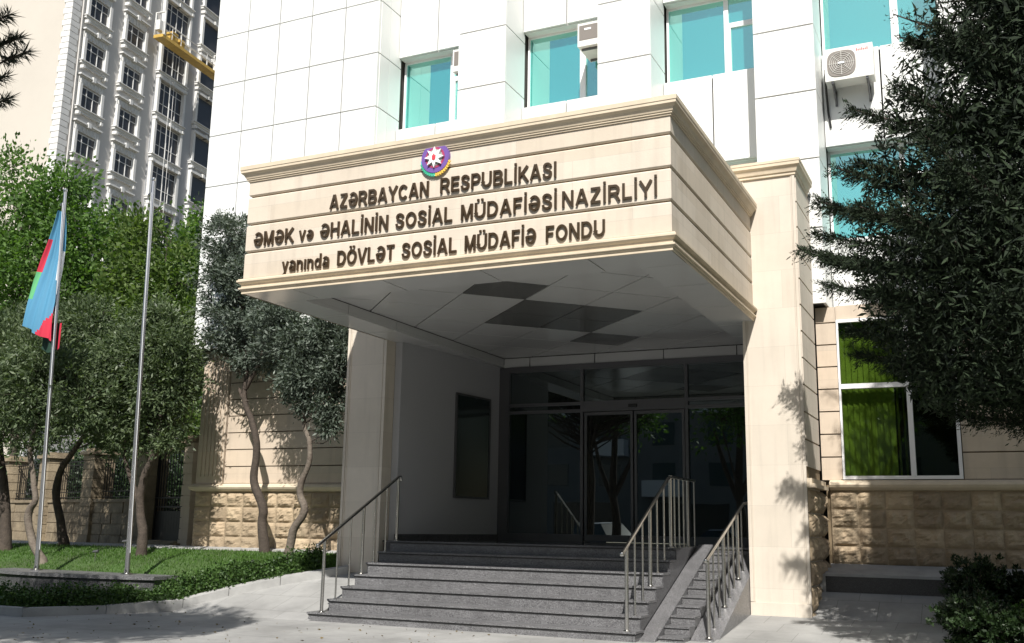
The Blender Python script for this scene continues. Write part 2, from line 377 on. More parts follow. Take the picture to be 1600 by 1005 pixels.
def rock_face(mb, p0, du, dn, length, z0, z1, bw=.43, bh=.37, depth=.07, seed=0, zfn=None):
    """rows of rock-faced blocks: p0 start (x,y), du unit vector along wall, dn outward normal"""
    rows = max(1, round((z1 - z0) / bh)); bh = (z1 - z0) / rows; cols = max(1, round(length / bw)); bw = length / cols
    NU, NV = 9, 8
    for r in range(rows):
        for c in range(cols):
            u0, u1 = c * bw + .006, (c + 1) * bw - .006; v0, v1 = z0 + r * bh + .006, z0 + (r + 1) * bh - .006
            o = len(mb.v); sd = seed * 13.1 + r * 7.7 + c * 3.3; amp = depth * random.uniform(.7, 1.25)
            for j in range(NV + 1):
                for i in range(NU + 1):
                    a, b2 = i / NU, j / NV
                    e = min(1, min(a, 1 - a) * 5) * min(1, min(b2, 1 - b2) * 4.5)
                    nz = noise.noise((a * 2.3 + sd, b2 * 2.3, sd)) * .9 + noise.noise((a * 6 + sd, b2 * 6, sd * 2)) * .5
                    nz = round(nz * 3) / 3 * .6 + nz * .4
                    h = .0 if e == 0 else .012 + e * amp * max(.12, .75 + nz)
                    u = u0 + (u1 - u0) * a; z = v0 + (v1 - v0) * b2
                    mb.v.append((p0[0] + du[0] * u + dn[0] * h, p0[1] + du[1] * u + dn[1] * h, z))
            for j in range(NV):
                for i in range(NU):
                    q = o + j * (NU + 1) + i; mb.f.append((q, q + 1, q + NU + 2, q + NU + 1)); mb.mi.append(0)
    return mb

# ================================================================== MINISTRY BUILDING
OB = thing('office_building', (-6, 3, 0), 'white panel office building on a beige stone ground floor behind the entrance canopy', 'building')
WL, WR = -13.7, 14.2
obj('core_wall', MB().box(WL + .06, WR - .06, 2.75, 12, 5.0, 20).box(WL + .06, -7.6, 2.75, 12, .3, 4.99).box(-.88, WR - .06, 2.75, 12, .3, 4.99).box(WL + .06, -9.1, 1.42, 2.75, 5.3, 20), MT['joint'], OB)
PZ = [5.27] + [9.15 + 1.265 * k for k in range(-3, 9)]
PZ[1] = 9.15 - 1.265 * 2; PZ = [5.27, 6.62, 7.885] + [9.15 + 1.265 * k for k in range(0, 9)]
PX = [WL, -12.74, -11.81, -10.88, -9.95, -9.03]
G = .014
mb = MB()
for i in range(5):
    for a, b in zip(PZ[:-1], PZ[1:]): mb.box(PX[i] + G, PX[i + 1] - G, 1.35, 1.42, a + G, b - G)
for a, b in zip(PZ[:-1], PZ[1:]):
    mb.box(-9.10, -9.03, 1.43, 1.80, a + G, b - G); mb.box(-9.10, -9.03, 1.81, 2.3, a + G, b - G)
    for k in range(6): mb.box(WL, WL + .05, 1.43 + k * 1.5, 2.92 + k * 1.5, a + G, b - G)
obj('corner_cladding', mb, MT['white'], OB)
PIERS = [(-7.01, -5.91), (-3.89, -2.81), (-.85, .22), (2.27, 3.34), (5.38, 6.45), (8.48, 9.55), (11.58, 12.65)]
for a0, a1 in PIERS:
    mb = MB()
    for a, b in zip(PZ[:-1], PZ[1:]):
        mb.box(a0, a1, 1.35, 1.40, a + G, b - G); mb.box(a0, a0 + .05, 1.408, 2.3, a + G, b - G); mb.box(a1 - .05, a1, 1.408, 2.3, a + G, b - G)
    pp = obj('pier_cladding', mb, MT['white'], OB)
    obj('pier_backing', MB().box(a0 + .055, a1 - .055, 1.43, 2.75, 5.3, 20), MT['joint'], pp)
# spandrels between piers, windows in the openings
BAYS = [(-9.03, -7.01)] + [(PIERS[i][1], PIERS[i + 1][0]) for i in range(len(PIERS) - 1)] + [(12.65, 14.1)]
FL = [(6.62, 8.36), (10.18, 11.9), (13.74, 15.45), (17.3, 19)]
for b0, b1 in BAYS:
    mid = (b0 + b1) / 2; zz = 5.27
    for z0, z1 in FL:
        for u0, u1 in ((b0, mid), (mid, b1)): obj('spandrel_panel', MB().box(u0 + G, u1 - G, 2.2, 2.26, zz + G, z0 - G), MT['white'], OB)
        zz = z1
pane = {}
for bi, (b0, b1) in enumerate(BAYS):
    for fi, (z0, z1) in enumerate(FL):
        xm = b0 + (b1 - b0) * .62
        fr = MB(); f = .045
        fr.box(b0, b0 + f, 2.47, 2.55, z0, z1).box(b1 - f, b1, 2.47, 2.55, z0, z1).box(b0 + f, b1 - f, 2.47, 2.55, z0, z0 + f).box(b0 + f, b1 - f, 2.47, 2.55, z1 - f, z1)
        fr.box(xm - .04, xm + .05, 2.46, 2.55, z0 + f, z1 - f)
        zt = z1 - .62
        fr.box(xm + .05, b1 - f, 2.465, 2.55, zt - .05, zt + .05).box(xm + .05, xm + .09, 2.455, 2.55, z0 + f, zt - .05)
        wn = obj('window', fr, MT['frame_white'], OB)
        obj('sill', MB().box(b0 + G, b1 - G, 2.27, 2.62, z0 - .05, z0), MT['white'], wn); obj('lintel', MB().box(b0 + G, b1 - G, 2.27, 2.62, z1, z1 + .05), MT['white'], wn)
        obj('pane', MB().box(b0 + f, xm - .04, 2.505, 2.52, z0 + f, z1 - f).box(xm + .05, b1 - f, 2.505, 2.52, z0 + f, z1 - f), MT['win_glass'], wn)
# ground floor masonry
def courses(mb, x0, x1, y0, y1, z0, z1, ch=.37, gap=.022):
    z = z0
    while z < z1 - .05:
        t_ = min(z + ch, z1); mb.box(x0, x1, y0, y1, z + gap / 2, t_ - gap / 2); z += ch
    return mb
obj('ground_floor_core', MB().box(-13.45, -8.2, 1.66, 2.74, .3, 5.25), MT['groove'], OB)
obj('ground_floor_core', MB().box(.05, .36, 1.66, 2.74, .3, 5.25).box(2.16, 14, 1.66, 2.74, .3, 5.25).box(.36, 2.16, 1.66, 2.74, .3, 2.28).box(.36, 2.16, 1.66, 2.74, 5.02, 5.25), MT['groove'], OB)
wl = courses(MB(), -12.72, -8.09, 1.60, 1.66, 2.29, 5.26)
obj('coursed_stone_wall', wl, MT['lime_wall'], OB)
pl = MB().box(-13.5, -12.76, 1.58, 1.66, 2.29, 5.26)
for k in range(6): pl.box(-13.44 + k * .11, -13.44 + k * .11 + .075, 1.56, 1.58, 2.45, 5.2)
pl.box(-13.5, -13.45, 1.66, 5, .9, 5.26)
obj('fluted_pilaster', pl, MT['lime_wall'], OB)
wr = courses(MB(), .0, .325, 1.60, 1.66, 2.32, 5.26, .38).box(.0, .30, 1.59, 1.60, 2.32, 2.33)
courses(wr, 2.17, 14.2, 1.60, 1.66, 2.32, 5.26, .43)
wr.box(.33, 2.165, 1.6, 1.66, 5.03, 5.26)
obj('coursed_stone_wall', wr, MT['lime_wall'], OB)
rk = rock_face(MB(), (-13.5, 1.60), (1, 0), (0, -1), 5.4, .84, 2.10, .44, .315, .055, 1)
rk.box(-13.5, -8.1, 1.605, 1.66, .3, 2.12)
obj('rock_faced_plinth', rk, MT['rock'], OB)
rk = rock_face(MB(), (.12, 1.60), (1, 0), (0, -1), 14.0, .96, 2.14, .43, .32, .055, 2); rk.box(.12, 14.1, 1.605, 1.66, .3, 2.15)
obj('rock_faced_plinth', rk, MT['rock'], OB)
LP = [(0, 0), (.05, .01), (.10, .05), (.12, .09), (.10, .13), (.03, .16), (0, .17)]
ld = MB(); molding(ld, [(o, z + 2.12) for o, z in LP], -13.5, -8.1, 1.6, 1.7, 'LF', True)
obj('plinth_ledge', ld, MT['molding'], OB)
ld = MB(); molding(ld, [(o, z + 2.15) for o, z in LP], .12, 14.1, 1.6, 1.7, 'F', True)
obj('plinth_ledge', ld, MT['molding'], OB)
# big ground floor window with vertical blinds
LS = thing('low_step', (.9, .86, .5), 'single low step with a dark riser on the path below the green window', 'step')
obj('tread', MB().prism([(.08, .84), (1.86, .84), (1.86, 1.59), (.08, 1.59)], [.80, .80, .93, .93], [.842, .842, .972, .972]), MT['kerb'], LS)
obj('riser', MB().box(.09, 1.85, .855, .88, .45, .799), MT['riser_dark'], LS)
f = .055; x0, x1, z0, z1 = .335, 2.155, 2.33, 5.02; xm = 1.43; zt = 3.87
fr = MB().box(x0, x0 + f * .6, 1.57, 1.68, z0, z1).box(x1 - f, x1, 1.57, 1.68, z0, z1).box(x0 + f * .6, x1 - f, 1.57, 1.68, z0, z0 + f).box(x0 + f * .6, x1 - f, 1.57, 1.68, z1 - f, z1)
fr.box(xm - .04, xm + .04, 1.56, 1.68, z0 + f, z1 - f).box(x0 + f * .6, xm - .04, 1.56, 1.68, zt - .04, zt + .04)
wn = obj('ground_floor_window', fr, MT['frame_white'], OB)
wn['label'] = 'tall white framed window with green glass and vertical blinds'
obj('pane', MB().box(x0 + .03, xm - .04, 1.62, 1.63, z0 + f, zt - .04).box(x0 + .03, xm - .04, 1.62, 1.63, zt + .04, z1 - f).box(xm + .04, x1 - f, 1.62, 1.63, z0 + f, z1 - f), MT['green_glass'], wn)
bl = MB(); x = x0 + .06
while x < xm + .02:
    a = rad(28 + random.uniform(-5, 5)); wdt = .052
    if x > 1.18: a = rad(75)
    dx, dy = math.cos(a) * wdt, math.sin(a) * wdt
    bl.prism([(x - dx, 1.78 - dy), (x + dx, 1.78 + dy), (x + dx, 1.782 + dy), (x - dx, 1.782 - dy)], z0 + .06, z1 - .2)
    x += .093
obj('vertical_blind', bl, MT['blind'], wn)
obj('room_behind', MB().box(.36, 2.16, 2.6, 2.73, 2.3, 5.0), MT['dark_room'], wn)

# ================================================================== ENTRANCE PORCH
CX0, CX1, CY0, CYB = -7.26, -.73, -4.574, 1.30
CB, CT = 4.775, 6.73
PO = thing('entrance_porch', (-4, -1, 0), 'deep beige stone entrance canopy with lettering above the steps, carried on two pillars', 'porch')
bands = [(4.99, 5.40), (5.40, 5.83), (5.83, 6.265), (6.265, 6.53)]
mb = MB()
for a, b in bands:
    g = .011; c = .019
    z0, z1 = a + (g if a > 5 else 0), b - (g if b < 6.5 else 0)
    x0, x1, y0, y1 = CX0, CX1, CY0, CYB
    # chamfered course: side ring with softened arrises
    ring = [(c, z0), (0, z0 + c), (0, z1 - c), (c, z1)]
    o = len(mb.v)
    for i_, z in ring: mb.v += [(x0 + i_, y1, z), (x0 + i_, y0 + i_, z), (x1 - i_, y0 + i_, z), (x1 - i_, y1, z)]
    for i in range(3):
        for k in range(3): mb.f.append((o + i * 4 + k, o + i * 4 + k + 1, o + i * 4 + k + 5, o + i * 4 + k + 4)); mb.mi.append(0)
    mb.f.append((o, o + 1, o + 2, o + 3)); mb.mi.append(0); mb.f.append((o + 12, o + 13, o + 14, o + 15)); mb.mi.append(0)
fa = obj('stone_fascia', mb, MT['lime'], PO)
obj('fascia_core', MB().box(CX0 + .035, CX1 - .035, CY0 + .035, CYB, 4.99, 6.70), MT['groove'], PO)
cp = [(0, 6.50), (.018, 6.50), (.018, 6.522), (.034, 6.525), (.034, 6.545), (.045, 6.548), (.055, 6.575), (.07, 6.60), (.098, 6.622), (.104, 6.626), (.104, 6.662), (.112, 6.666), (.112, 6.725), (0, 6.735)]
co = MB(); molding(co, cp, CX0, CX1, CY0, CYB, cap=True); obj('top_cornice', co, MT['molding'], PO)
bpf = [(0, 4.995), (.05, 4.99), (.055, 4.975), (.068, 4.97), (.068, 4.945), (.05, 4.93), (.02, 4.91), (.014, 4.872), (.045, 4.86), (.045, 4.838), (.025, 4.83), (.025, 4.815), (.01, 4.81), (.01, 4.775), (0, 4.77)]
co = MB(); molding(co, bpf, CX0, CX1, CY0, CYB); obj('bottom_molding', co, MT['molding'], PO)
# soffit: low rim, raised field with diagonal panels
RX0, RX1, RY0, RY1 = -6.65, -1.36, -3.86, 3.08
ZL, ZH = 4.778, 4.965
mb = MB(); g = .010
jx = [CX0 + .01, -6.36, -4.85, -3.34, -1.83, CX1 - .01]
for a, b in zip(jx[:-1], jx[1:]): mb.box(a + g, b - g, CY0 + .01, RY0, ZL, ZL + .05)
jy = [RY0, -2.72, -1.25, .22, 1.25]
for a, b in zip(jy[:-1], jy[1:]):
    mb.box(CX0 + .01, RX0, a + g, b - g, ZL, ZL + .05)
    mb.box(RX1, CX1 - .01, a + g, b - g, ZL, ZL + .05)
mb.box(-7.2, RX0, 1.262, 3.2, ZL, ZL + .05).box(RX1, -.9, 1.262, 3.2, ZL, ZL + .05)
jy2 = [RY0, -2.72, -1.25, .22, 1.69, RY1]
for a, b in zip(jy2[:-1], jy2[1:]):
    mb.box(RX0 - .03, RX0, a + g, b - g, ZL + .052, ZH - .012); mb.box(RX1, RX1 + .03, a + g, b - g, ZL + .052, ZH - .012)
jx2 = [RX0, -6.05, -4.6, -3.15, -1.7, RX1]
for a, b in zip(jx2[:-1], jx2[1:]):
    mb.box(a + g, b - g, RY1, RY1 + .03, ZL - .02, ZH - .012); mb.box(a + g, b - g, RY0 - .03, RY0, ZL + .052, ZH - .012)
obj('soffit_rim', mb, MT['soffit'], PO)
obj('soffit_core', MB().box(CX0 + .04, RX0 - .035, CY0 + .04, 3.3, ZL + .055, 4.99).box(RX1 + .035, CX1 - .04, CY0 + .04, 1.25, ZL + .055, 4.99).box(RX0, RX1, CY0 + .04, RY0 - .035, ZL + .055, 4.99).box(RX0, RX1, RY1 + .035, 3.4, ZL, 4.99).box(RX0 - .034, RX1 + .034, RY0 - .034, RY1 + .034, ZH + .03, 4.989).box(-1.3, -.9, 1.25, 3.3, ZL + .055, 4.99), MT['black'], PO)
# diagonal panels clipped to the field
def clip(poly, x0, x1, y0, y1):
    def cl(P, f, isx, v, keep_gt):
        out = []
        for i in range(len(P)):
            a, b = P[i], P[(i + 1) % len(P)]; ia = a[isx] >= v if keep_gt else a[isx] <= v; ib = b[isx] >= v if keep_gt else b[isx] <= v
            if ia: out.append(a)
            if ia != ib:
                s_ = (v - a[isx]) / (b[isx] - a[isx]); out.append((a[0] + (b[0] - a[0]) * s_, a[1] + (b[1] - a[1]) * s_))
        return out
    for isx, v, gt in ((0, x0, True), (0, x1, False), (1, y0, True), (1, y1, False)):
        poly = cl(poly, None, isx, v, gt)
        if len(poly) < 3: return None
    return poly
lt, dk = MB(), MB(); P_ = 1.46; ox, oy = -3.87, -.5
for i in range(-6, 7):
    for j in range(-6, 7):
        u0, u1, v0, v1 = i * P_ + .016, (i + 1) * P_ - .016, j * P_ + .016, (j + 1) * P_ - .016
        poly = [(ox + (u + v) / 2, oy + (u - v) / 2) for u, v in ((u0, v0), (u1, v0), (u1, v1), (u0, v1))]
        poly = clip(poly, RX0, RX1, RY0, RY1)
        if not poly: continue
        dark = (-1 <= i <= 0 and -1 <= j <= 0) or (i == -2 and j == 1) or (i == 1 and j == -2)
        (dk if dark else lt).prism(poly, ZH, ZH + .028)
obj('soffit_panels', lt, MT['soffit'], PO); obj('dark_soffit_panels', dk, MT['soffit_dark'], PO)
# right pillar
rp = MB().box(-.89, -.012, .012, 1.36, .1, 7.22)
obj('pillar', rp, MT['lime_pillar'], PO)
rs = MB()
for a, b in ((-.905, -.855), (-.845, -.83), (-.07, -.055), (-.045, .0)): rs.box(a, b, -.006 + (.006 if a in (-.845, -.07) else 0), .012, .42, 7.2)
rs.box(-.905, .0, -.006, .012, .12, .412)
obj('pillar_corner_strips', rs, MT['lime_pillar'], PO)
sb = MB(); z = 7.12
while z > 2.5:
    lo = max(z - .425, 2.34); sb.box(-.012, .014, .03, 1.33, lo + .014, z - .014); z -= .425
obj('pillar_side_courses', sb, MT['lime_pillar'], PO)
obj('pillar_groove', MB().box(-.011, -.004, .02, 1.345, 2.3, 7.2), MT['groove'], PO)
pc = [(0, 7.14), (.02, 7.15), (.02, 7.19), (.04, 7.2), (.05, 7.24), (.065, 7.275), (.09, 7.295), (.096, 7.30), (.096, 7.35), (.104, 7.355), (.104, 7.40), (0, 7.42)]
co = MB(); molding(co, pc, -.9, .0, 0, 1.2, cap=True); obj('pillar_cornice', co, MT['molding'], PO)
rk = MB(); rock_face(rk, (.0, .03), (0, 1), (1, 0), 1.55, .3, 2.12, .39, .40, .07, 5); rock_face(rk, (.0, .03), (0, 1), (1, 0), .6, .14, .3, .3, .16, .05, 6)
obj('rock_faced_base', rk, MT['rock'], PO)
ld = MB(); molding(ld, [(o, z + 2.13) for o, z in LP], -.5, .0, .03, 1.56, 'R'); 
obj('base_ledge', MB().box(0, .11, .03, 1.47, 2.14, 2.2).box(0, .07, .03, 1.47, 2.2, 2.28), MT['molding'], PO)
# left pillar
lp = MB().box(-8.08, -7.25, -.588, 1.45, .2, 6.6)
obj('pillar', lp, MT['lime_pillar'], PO)
rs = MB()
for a, b in ((-8.09, -8.04), (-8.025, -8.01), (-7.33, -7.315), (-7.30, -7.245)): rs.box(a, b, -.606 + (.006 if b - a < .03 else 0), -.588, .5, 6.6)
obj('pillar_corner_strips', rs, MT['lime_pillar'], PO)
# entrance side walls, skirting
obj('side_wall', MB().prism([(-7.24, -.30), (-7.10, -.30), (-6.72, 3.2), (-7.6, 3.2), (-7.6, 1.5), (-7.24, 1.5)], .9, ZL - .002), MT['wall_in'], PO)
obj('side_wall', MB().box(-1.0, -.9, .7, 3.3, .3, ZL - .002), MT['wall_in'], PO)
obj('skirting', MB().prism([(-7.12, -.31), (-7.085, -.31), (-6.70, 3.1), (-6.74, 3.1)], 1.2, 1.31), MT['granite_dark'], PO)
# picture board on the side wall
def on_wall(s_, out=0):  # s_ along the skewed wall
    a = Vector((-7.10, -.30)); b = Vector((-6.72, 3.2)); d = (b - a).normalized(); n_ = Vector((d.y, -d.x)); p = a + d * s_ + n_ * out; return (p.x, p.y)
BD = thing('notice_board', (*on_wall(2.3), 3.0), 'tall dark framed notice board on the shaded side wall of the entrance', 'notice board')
s0, s1 = 1.75, 3.0
fr = MB()
for a, b, z0, z1 in ((s0, s0 + .04, 2.0, 4.05), (s1 - .04, s1, 2.0, 4.05), (s0 + .04, s1 - .04, 2.0, 2.04), (s0 + .04, s1 - .04, 4.01, 4.05)):
    fr.prism([on_wall(a, .003), on_wall(b, .003), on_wall(b, .045), on_wall(a, .045)], z0, z1)
obj('frame', fr, MT['frame_dark'], BD)
obj('panel', MB().prism([on_wall(s0 + .04, .004), on_wall(s1 - .04, .004), on_wall(s1 - .04, .03), on_wall(s0 + .04, .03)], 2.04, 4.01), MT['board'], BD)

# ---- glass entrance
obj('dark_backing', MB().box(-6.9, -.95, 3.22, 3.3, 1.21, 4.77), MT['dark_room'], PO)  # near-black backing wall added to block daylight behind the door gaps
GE = thing('glass_entrance', (-4, 3.1, 1.2), 'dark glass entrance front with double sliding doors at the back of the porch', 'entrance')
Y = 3.1; gz0 = 1.2
fr = MB().box(-6.76, -6.5, Y - .04, Y + .1, gz0, 4.76).box(-4.90, -4.84, Y - .05, Y + .08, gz0, 4.64).box(-2.73, -2.67, Y - .05, Y + .08, gz0, 4.64).box(-1.0, -.94, Y - .05, Y + .08, gz0, 4.64)
fr.box(-6.5, -1.0, Y - .055, Y + .09, 4.64, 4.76).box(-6.5, -4.9, Y - .05, Y + .08, 3.92, 3.98).box(-4.84, -2.73, Y - .05, Y + .08, 3.92, 3.98).box(-2.67, -1.0, Y - .05, Y + .08, 3.92, 3.98)
fr.box(-6.5, -4.9, Y - .05, Y + .08, 3.77, 3.83).box(-4.84, -2.73, Y - .06, Y + .08, 3.77, 3.92).box(-2.67, -1.0, Y - .05, Y + .08, 3.77, 3.83)
fr.box(-6.5, -4.9, Y - .05, Y + .08, gz0, 1.34).box(-2.67, -1.0, Y - .05, Y + .08, gz0, 1.34)
obj('frame', fr, MT['frame_dark'], GE)
pn = MB()
for a, b in ((-6.5, -4.9), (-4.84, -2.73), (-2.67, -1.0)): pn.box(a, b, Y + .01, Y + .02, 3.98, 4.64)
for a, b in ((-6.5, -4.9), (-2.67, -1.0)): pn.box(a, b, Y + .01, Y + .02, 1.34, 3.77)
for a, b in ((-6.5, -4.9), (-2.67, -1.0)): pn.box(a, b, Y + .01, Y + .02, 3.83, 3.92)
obj('pane', pn, MT['door_glass'], GE)
for a, b in ((-4.82, -3.80), (-3.77, -2.75)):
    d = MB().box(a, a + .05, Y - .02, Y + .03, 1.22, 3.76).box(b - .05, b, Y - .02, Y + .03, 1.22, 3.76).box(a + .05, b - .05, Y - .02, Y + .03, 1.22, 1.34).box(a + .05, b - .05, Y - .02, Y + .03, 3.70, 3.76)
    dd = obj('sliding_door', d, MT['frame_dark'], GE)
    obj('pane', MB().box(a + .05, b - .05, Y, Y + .01, 1.34, 3.70), MT['door_glass'], dd)
obj('door_sensor', MB().box(-3.86, -3.70, Y - .11, Y - .062, 3.83, 3.89), MT['black'], GE)

# ================================================================== LETTERING AND EMBLEM
SG = thing('sign_lettering', (-4, CY0, 5.5), 'three lines of raised dark metal letters on the beige canopy front', 'lettering')
def arc(cx, cy, rx, ry, a0, a1, n=14): return [(cx + rx * math.cos(rad(a0 + (a1 - a0) * k / n)), cy + ry * math.sin(rad(a0 + (a1 - a0) * k / n))) for k in range(n + 1)]
def bowl(x0, x1, y0, y1): r = (y1 - y0) / 2; return [(x0, y1)] + arc(x1 - r * .95, (y0 + y1) / 2, r * .95, r, 90, -90, 10) + [(x0, y0)]
DOTI = [[(.10, 1.10), (.10, 1.26)]]
GL = {   # bold grotesque capitals drawn as strokes: (width, polylines)
 'A': (.84, [[(.075, 0), (.405, 1)], [(.765, 0), (.435, 1)], [(.2, .32), (.64, .32)]]),
 'B': (.76, [[(.09, 0), (.09, 1)], bowl(.1, .64, .52, .92), bowl(.1, .69, .08, .50)]),
 'C': (.80, [arc(.42, .5, .34, .42, 42, 318, 18)]),
 'D': (.80, [[(.09, 0), (.09, 1)], [(.1, .92), (.36, .92)] + arc(.37, .5, .34, .42, 88, -88, 12) + [(.36, .08), (.1, .08)]]),
 'E': (.68, [[(.09, 0), (.09, 1)], [(.1, .92), (.66, .92)], [(.1, .52), (.61, .52)], [(.1, .08), (.67, .08)]]),
 'F': (.64, [[(.09, 0), (.09, 1)], [(.1, .92), (.62, .92)], [(.1, .50), (.55, .50)]]),
 'H': (.78, [[(.09, 0), (.09, 1)], [(.69, 0), (.69, 1)], [(.1, .52), (.68, .52)]]),
 'I': (.20, [[(.10, 0), (.10, 1)]]), 'İ': (.20, [[(.10, 0), (.10, 1)]] + DOTI),
 'K': (.78, [[(.09, 0), (.09, 1)], [(.70, 1), (.13, .36)], [(.30, .56), (.74, 0)]]),
 'L': (.64, [[(.09, 0), (.09, 1)], [(.1, .08), (.62, .08)]]),
 'M': (.90, [[(.09, 0), (.09, 1)], [(.81, 0), (.81, 1)], [(.12, .98), (.44, .04)], [(.78, .98), (.46, .04)]]),
 'N': (.78, [[(.09, 0), (.09, 1)], [(.69, 0), (.69, 1)], [(.11, .97), (.67, .03)]]),
 'O': (.86, [arc(.43, .5, .35, .42, 0, 360, 26)]),
 'P': (.72, [[(.09, 0), (.09, 1)], bowl(.1, .66, .42, .92)]),
 'R': (.78, [[(.09, 0), (.09, 1)], bowl(.1, .67, .46, .92), [(.40, .46), (.52, .36), (.72, 0)]]),
 'S': (.72, [[(.61, .72), (.57, .84), (.46, .91), (.34, .93), (.21, .90), (.13, .82), (.12, .70), (.18, .60), (.34, .53), (.50, .47), (.61, .38), (.62, .26), (.55, .14), (.44, .08), (.33, .07), (.20, .10), (.11, .18), (.08, .31)]]),
 'T': (.72, [[(.36, 0), (.36, .9)], [(.02, .92), (.70, .92)]]),
 'U': (.80, [[(.09, 1), (.09, .36)] + arc(.40, .36, .31, .28, 180, 360, 12) + [(.71, 1)]]),
 'V': (.80, [[(.05, 1), (.385, 0)], [(.75, 1), (.415, 0)]]),
 'Y': (.80, [[(.05, 1), (.40, .44)], [(.75, 1), (.40, .44)], [(.40, 0), (.40, .48)]]),
 'Z': (.72, [[(.05, .92), (.66, .92)], [(.62, .90), (.09, .10)], [(.04, .08), (.68, .08)]]),
 'Ə': (.80, [arc(.40, .5, .33, .42, 180, 500, 22), [(.07, .46), (.71, .46)]]),
 'ə': (.66, [arc(.33, .36, .26, .28, 180, 500, 18), [(.07, .34), (.58, .34)]]),
 'v': (.62, [[(.05, .72), (.295, 0)], [(.57, .72), (.325, 0)]]),
 'y': (.62, [[(.05, .72), (.31, .06)], [(.57, .72), (.30, -.06), (.22, -.19), (.08, -.20)]]),
 'a': (.66, [arc(.28, .20, .20, .15, 0, 360, 14), [(.57, 0), (.57, .50), (.50, .64), (.36, .70), (.20, .68), (.09, .57)]]),
 'n': (.64, [[(.09, 0), (.09, .72)], [(.1, .48)] + arc(.32, .44, .22, .21, 150, 0, 8) + [(.54, 0)]]),
 'ı': (.20, [[(.10, 0), (.10, .72)]]),
 'd': (.68, [arc(.32, .36, .24, .28, 0, 360, 18), [(.58, 0), (.58, 1)]]),
}
GL['Ü'] = (.80, GL['U'][1] + [[(.25, 1.10), (.25, 1.24)], [(.55, 1.10), (.55, 1.24)]]); GL['Ö'] = (.86, GL['O'][1] + [[(.28, 1.10), (.28, 1.24)], [(.58, 1.10), (.58, 1.24)]])
def ribbon(mb, pts, hw, tf, y0, y1):
    P = [Vector(p) for p in pts]; n = len(P); closed = (P[0] - P[-1]).length < 1e-4
    if closed: P = P[:-1]; n -= 1
    Lp, Rp = [], []
    for i in range(n):
        a = P[(i - 1) % n] if (i or closed) else None; b = P[(i + 1) % n] if (i < n - 1 or closed) else None
        d1 = (P[i] - a).normalized() if a is not None else None; d2 = (b - P[i]).normalized() if b is not None else None
        d1 = d1 or d2; d2 = d2 or d1; t_ = (d1 + d2).normalized(); nn = Vector((-t_.y, t_.x)); k = hw / max(.5, nn.dot(Vector((-d1.y, d1.x))))
        Lp.append(P[i] + nn * k); Rp.append(P[i] - nn * k)
    o = len(mb.v); seq = []
    for i in range(n):
        for q in (Lp[i], Rp[i]):
            X_, Z_ = tf(q); mb.v.append((X_, y0, Z_)); mb.v.append((X_, y1, Z_))
    for i in range(n if closed else n - 1):
        a, b = o + 4 * i, o + 4 * ((i + 1) % n)
        for f_ in ((a, a + 2, b + 2, b), (a + 1, b + 1, b + 3, a + 3), (a, b, b + 1, a + 1), (a + 2, a + 3, b + 3, b + 2)): mb.f.append(f_); mb.mi.append(0)
    if not closed:
        for a in (o, o + 4 * (n - 1)): mb.f.append((a, a + 1, a + 3, a + 2)); mb.mi.append(0)
def word(body, x0, x1, zb, cap=.215):
    gap = .13; W_ = sum(GL[c][0] for c in body) + gap * (len(body) - 1); k = (x1 - x0) / W_; wd = None
    cur = x0
    mb = MB()
    for c in body:
        w_, st_ = GL[c]; hw_ = .072 if c not in 'aəeyınvd' else .060
        for si, pl_ in enumerate(st_):
            # stroke weight is the same in both directions whatever the letter is squeezed to
            pp = [(q[0] * k, q[1] * cap) for q in pl_]
            ribbon(mb, pp, hw_ * cap, lambda q: (cur + q[0], zb + q[1]), CY0 - .030 - .0006 * si, CY0 - .006)
        cur += (w_ + gap) * k
    o = obj('word', mb, MT['bronze'], SG)
for w_ in [("AZƏRBAYCAN", -5.76, -4.13, 5.885), ("RESPUBLİKASI", -3.95, -2.24, 5.895),
           ("ƏMƏK", -7.09, -6.37, 5.475), ("və", -6.27, -6.02, 5.475), ("ƏHALİNİN", -5.90, -4.76, 5.475), ("SOSİAL", -4.64, -3.75, 5.475), ("MÜDAFİƏSİ", -3.62, -2.23, 5.475), ("NAZİRLİYİ", -2.16, -.90, 5.475),
           ("yanında", -6.54, -5.72, 5.035), ("DÖVLƏT", -5.58, -4.64, 5.04), ("SOSİAL", -4.52, -3.67, 5.04), ("MÜDAFİƏ", -3.55, -2.52, 5.04), ("FONDU", -2.38, -1.58, 5.04)]:
    word(*w_)
EX, EZ = -4.03, 6.41
EM = thing('coat_of_arms', (EX, CY0, EZ), 'round coat of arms with white eight pointed star above the lettering', 'emblem')
m_purple = mat('emblem_violet', (.16, .09, .32), .4); m_gold = mat('emblem_gold', (.75, .52, .10), .35); m_eg = mat('emblem_green', (.05, .42, .26), .4)
m_eb = mat('emblem_blue', (.10, .40, .60), .4); m_ew = mat('emblem_white', (.85, .85, .85), .35); m_er = mat('emblem_red', (.70, .06, .08), .4)
yf = CY0
obj('shield_ring', MB().disc((EX, EZ), .215, yf - .05, yf, 48), m_purple, EM)
obj('inner_ring', MB().disc((EX, EZ), .150, yf - .054, yf - .05, 40), mat('emblem_crimson', (.35, .05, .12), .4), EM)
obj('inner_field', MB().disc((EX, EZ), .118, yf - .058, yf - .054, 40), mat('emblem_field', (.30, .34, .30), .4), EM)
st = [(EX + (.152 if k % 2 == 0 else .07) * math.sin(math.pi * k / 8), yf - .085, EZ + (.152 if k % 2 == 0 else .075) * math.cos(math.pi * k / 8)) for k in range(16)]
obj('star', MB().extr(st, (0, .026, 0)), m_ew, EM)
fl = [(0, .05), (.016, .02), (.03, .026), (.027, -.026), (.012, -.044), (-.012, -.044), (-.027, -.026), (-.03, .026), (-.016, .02)]
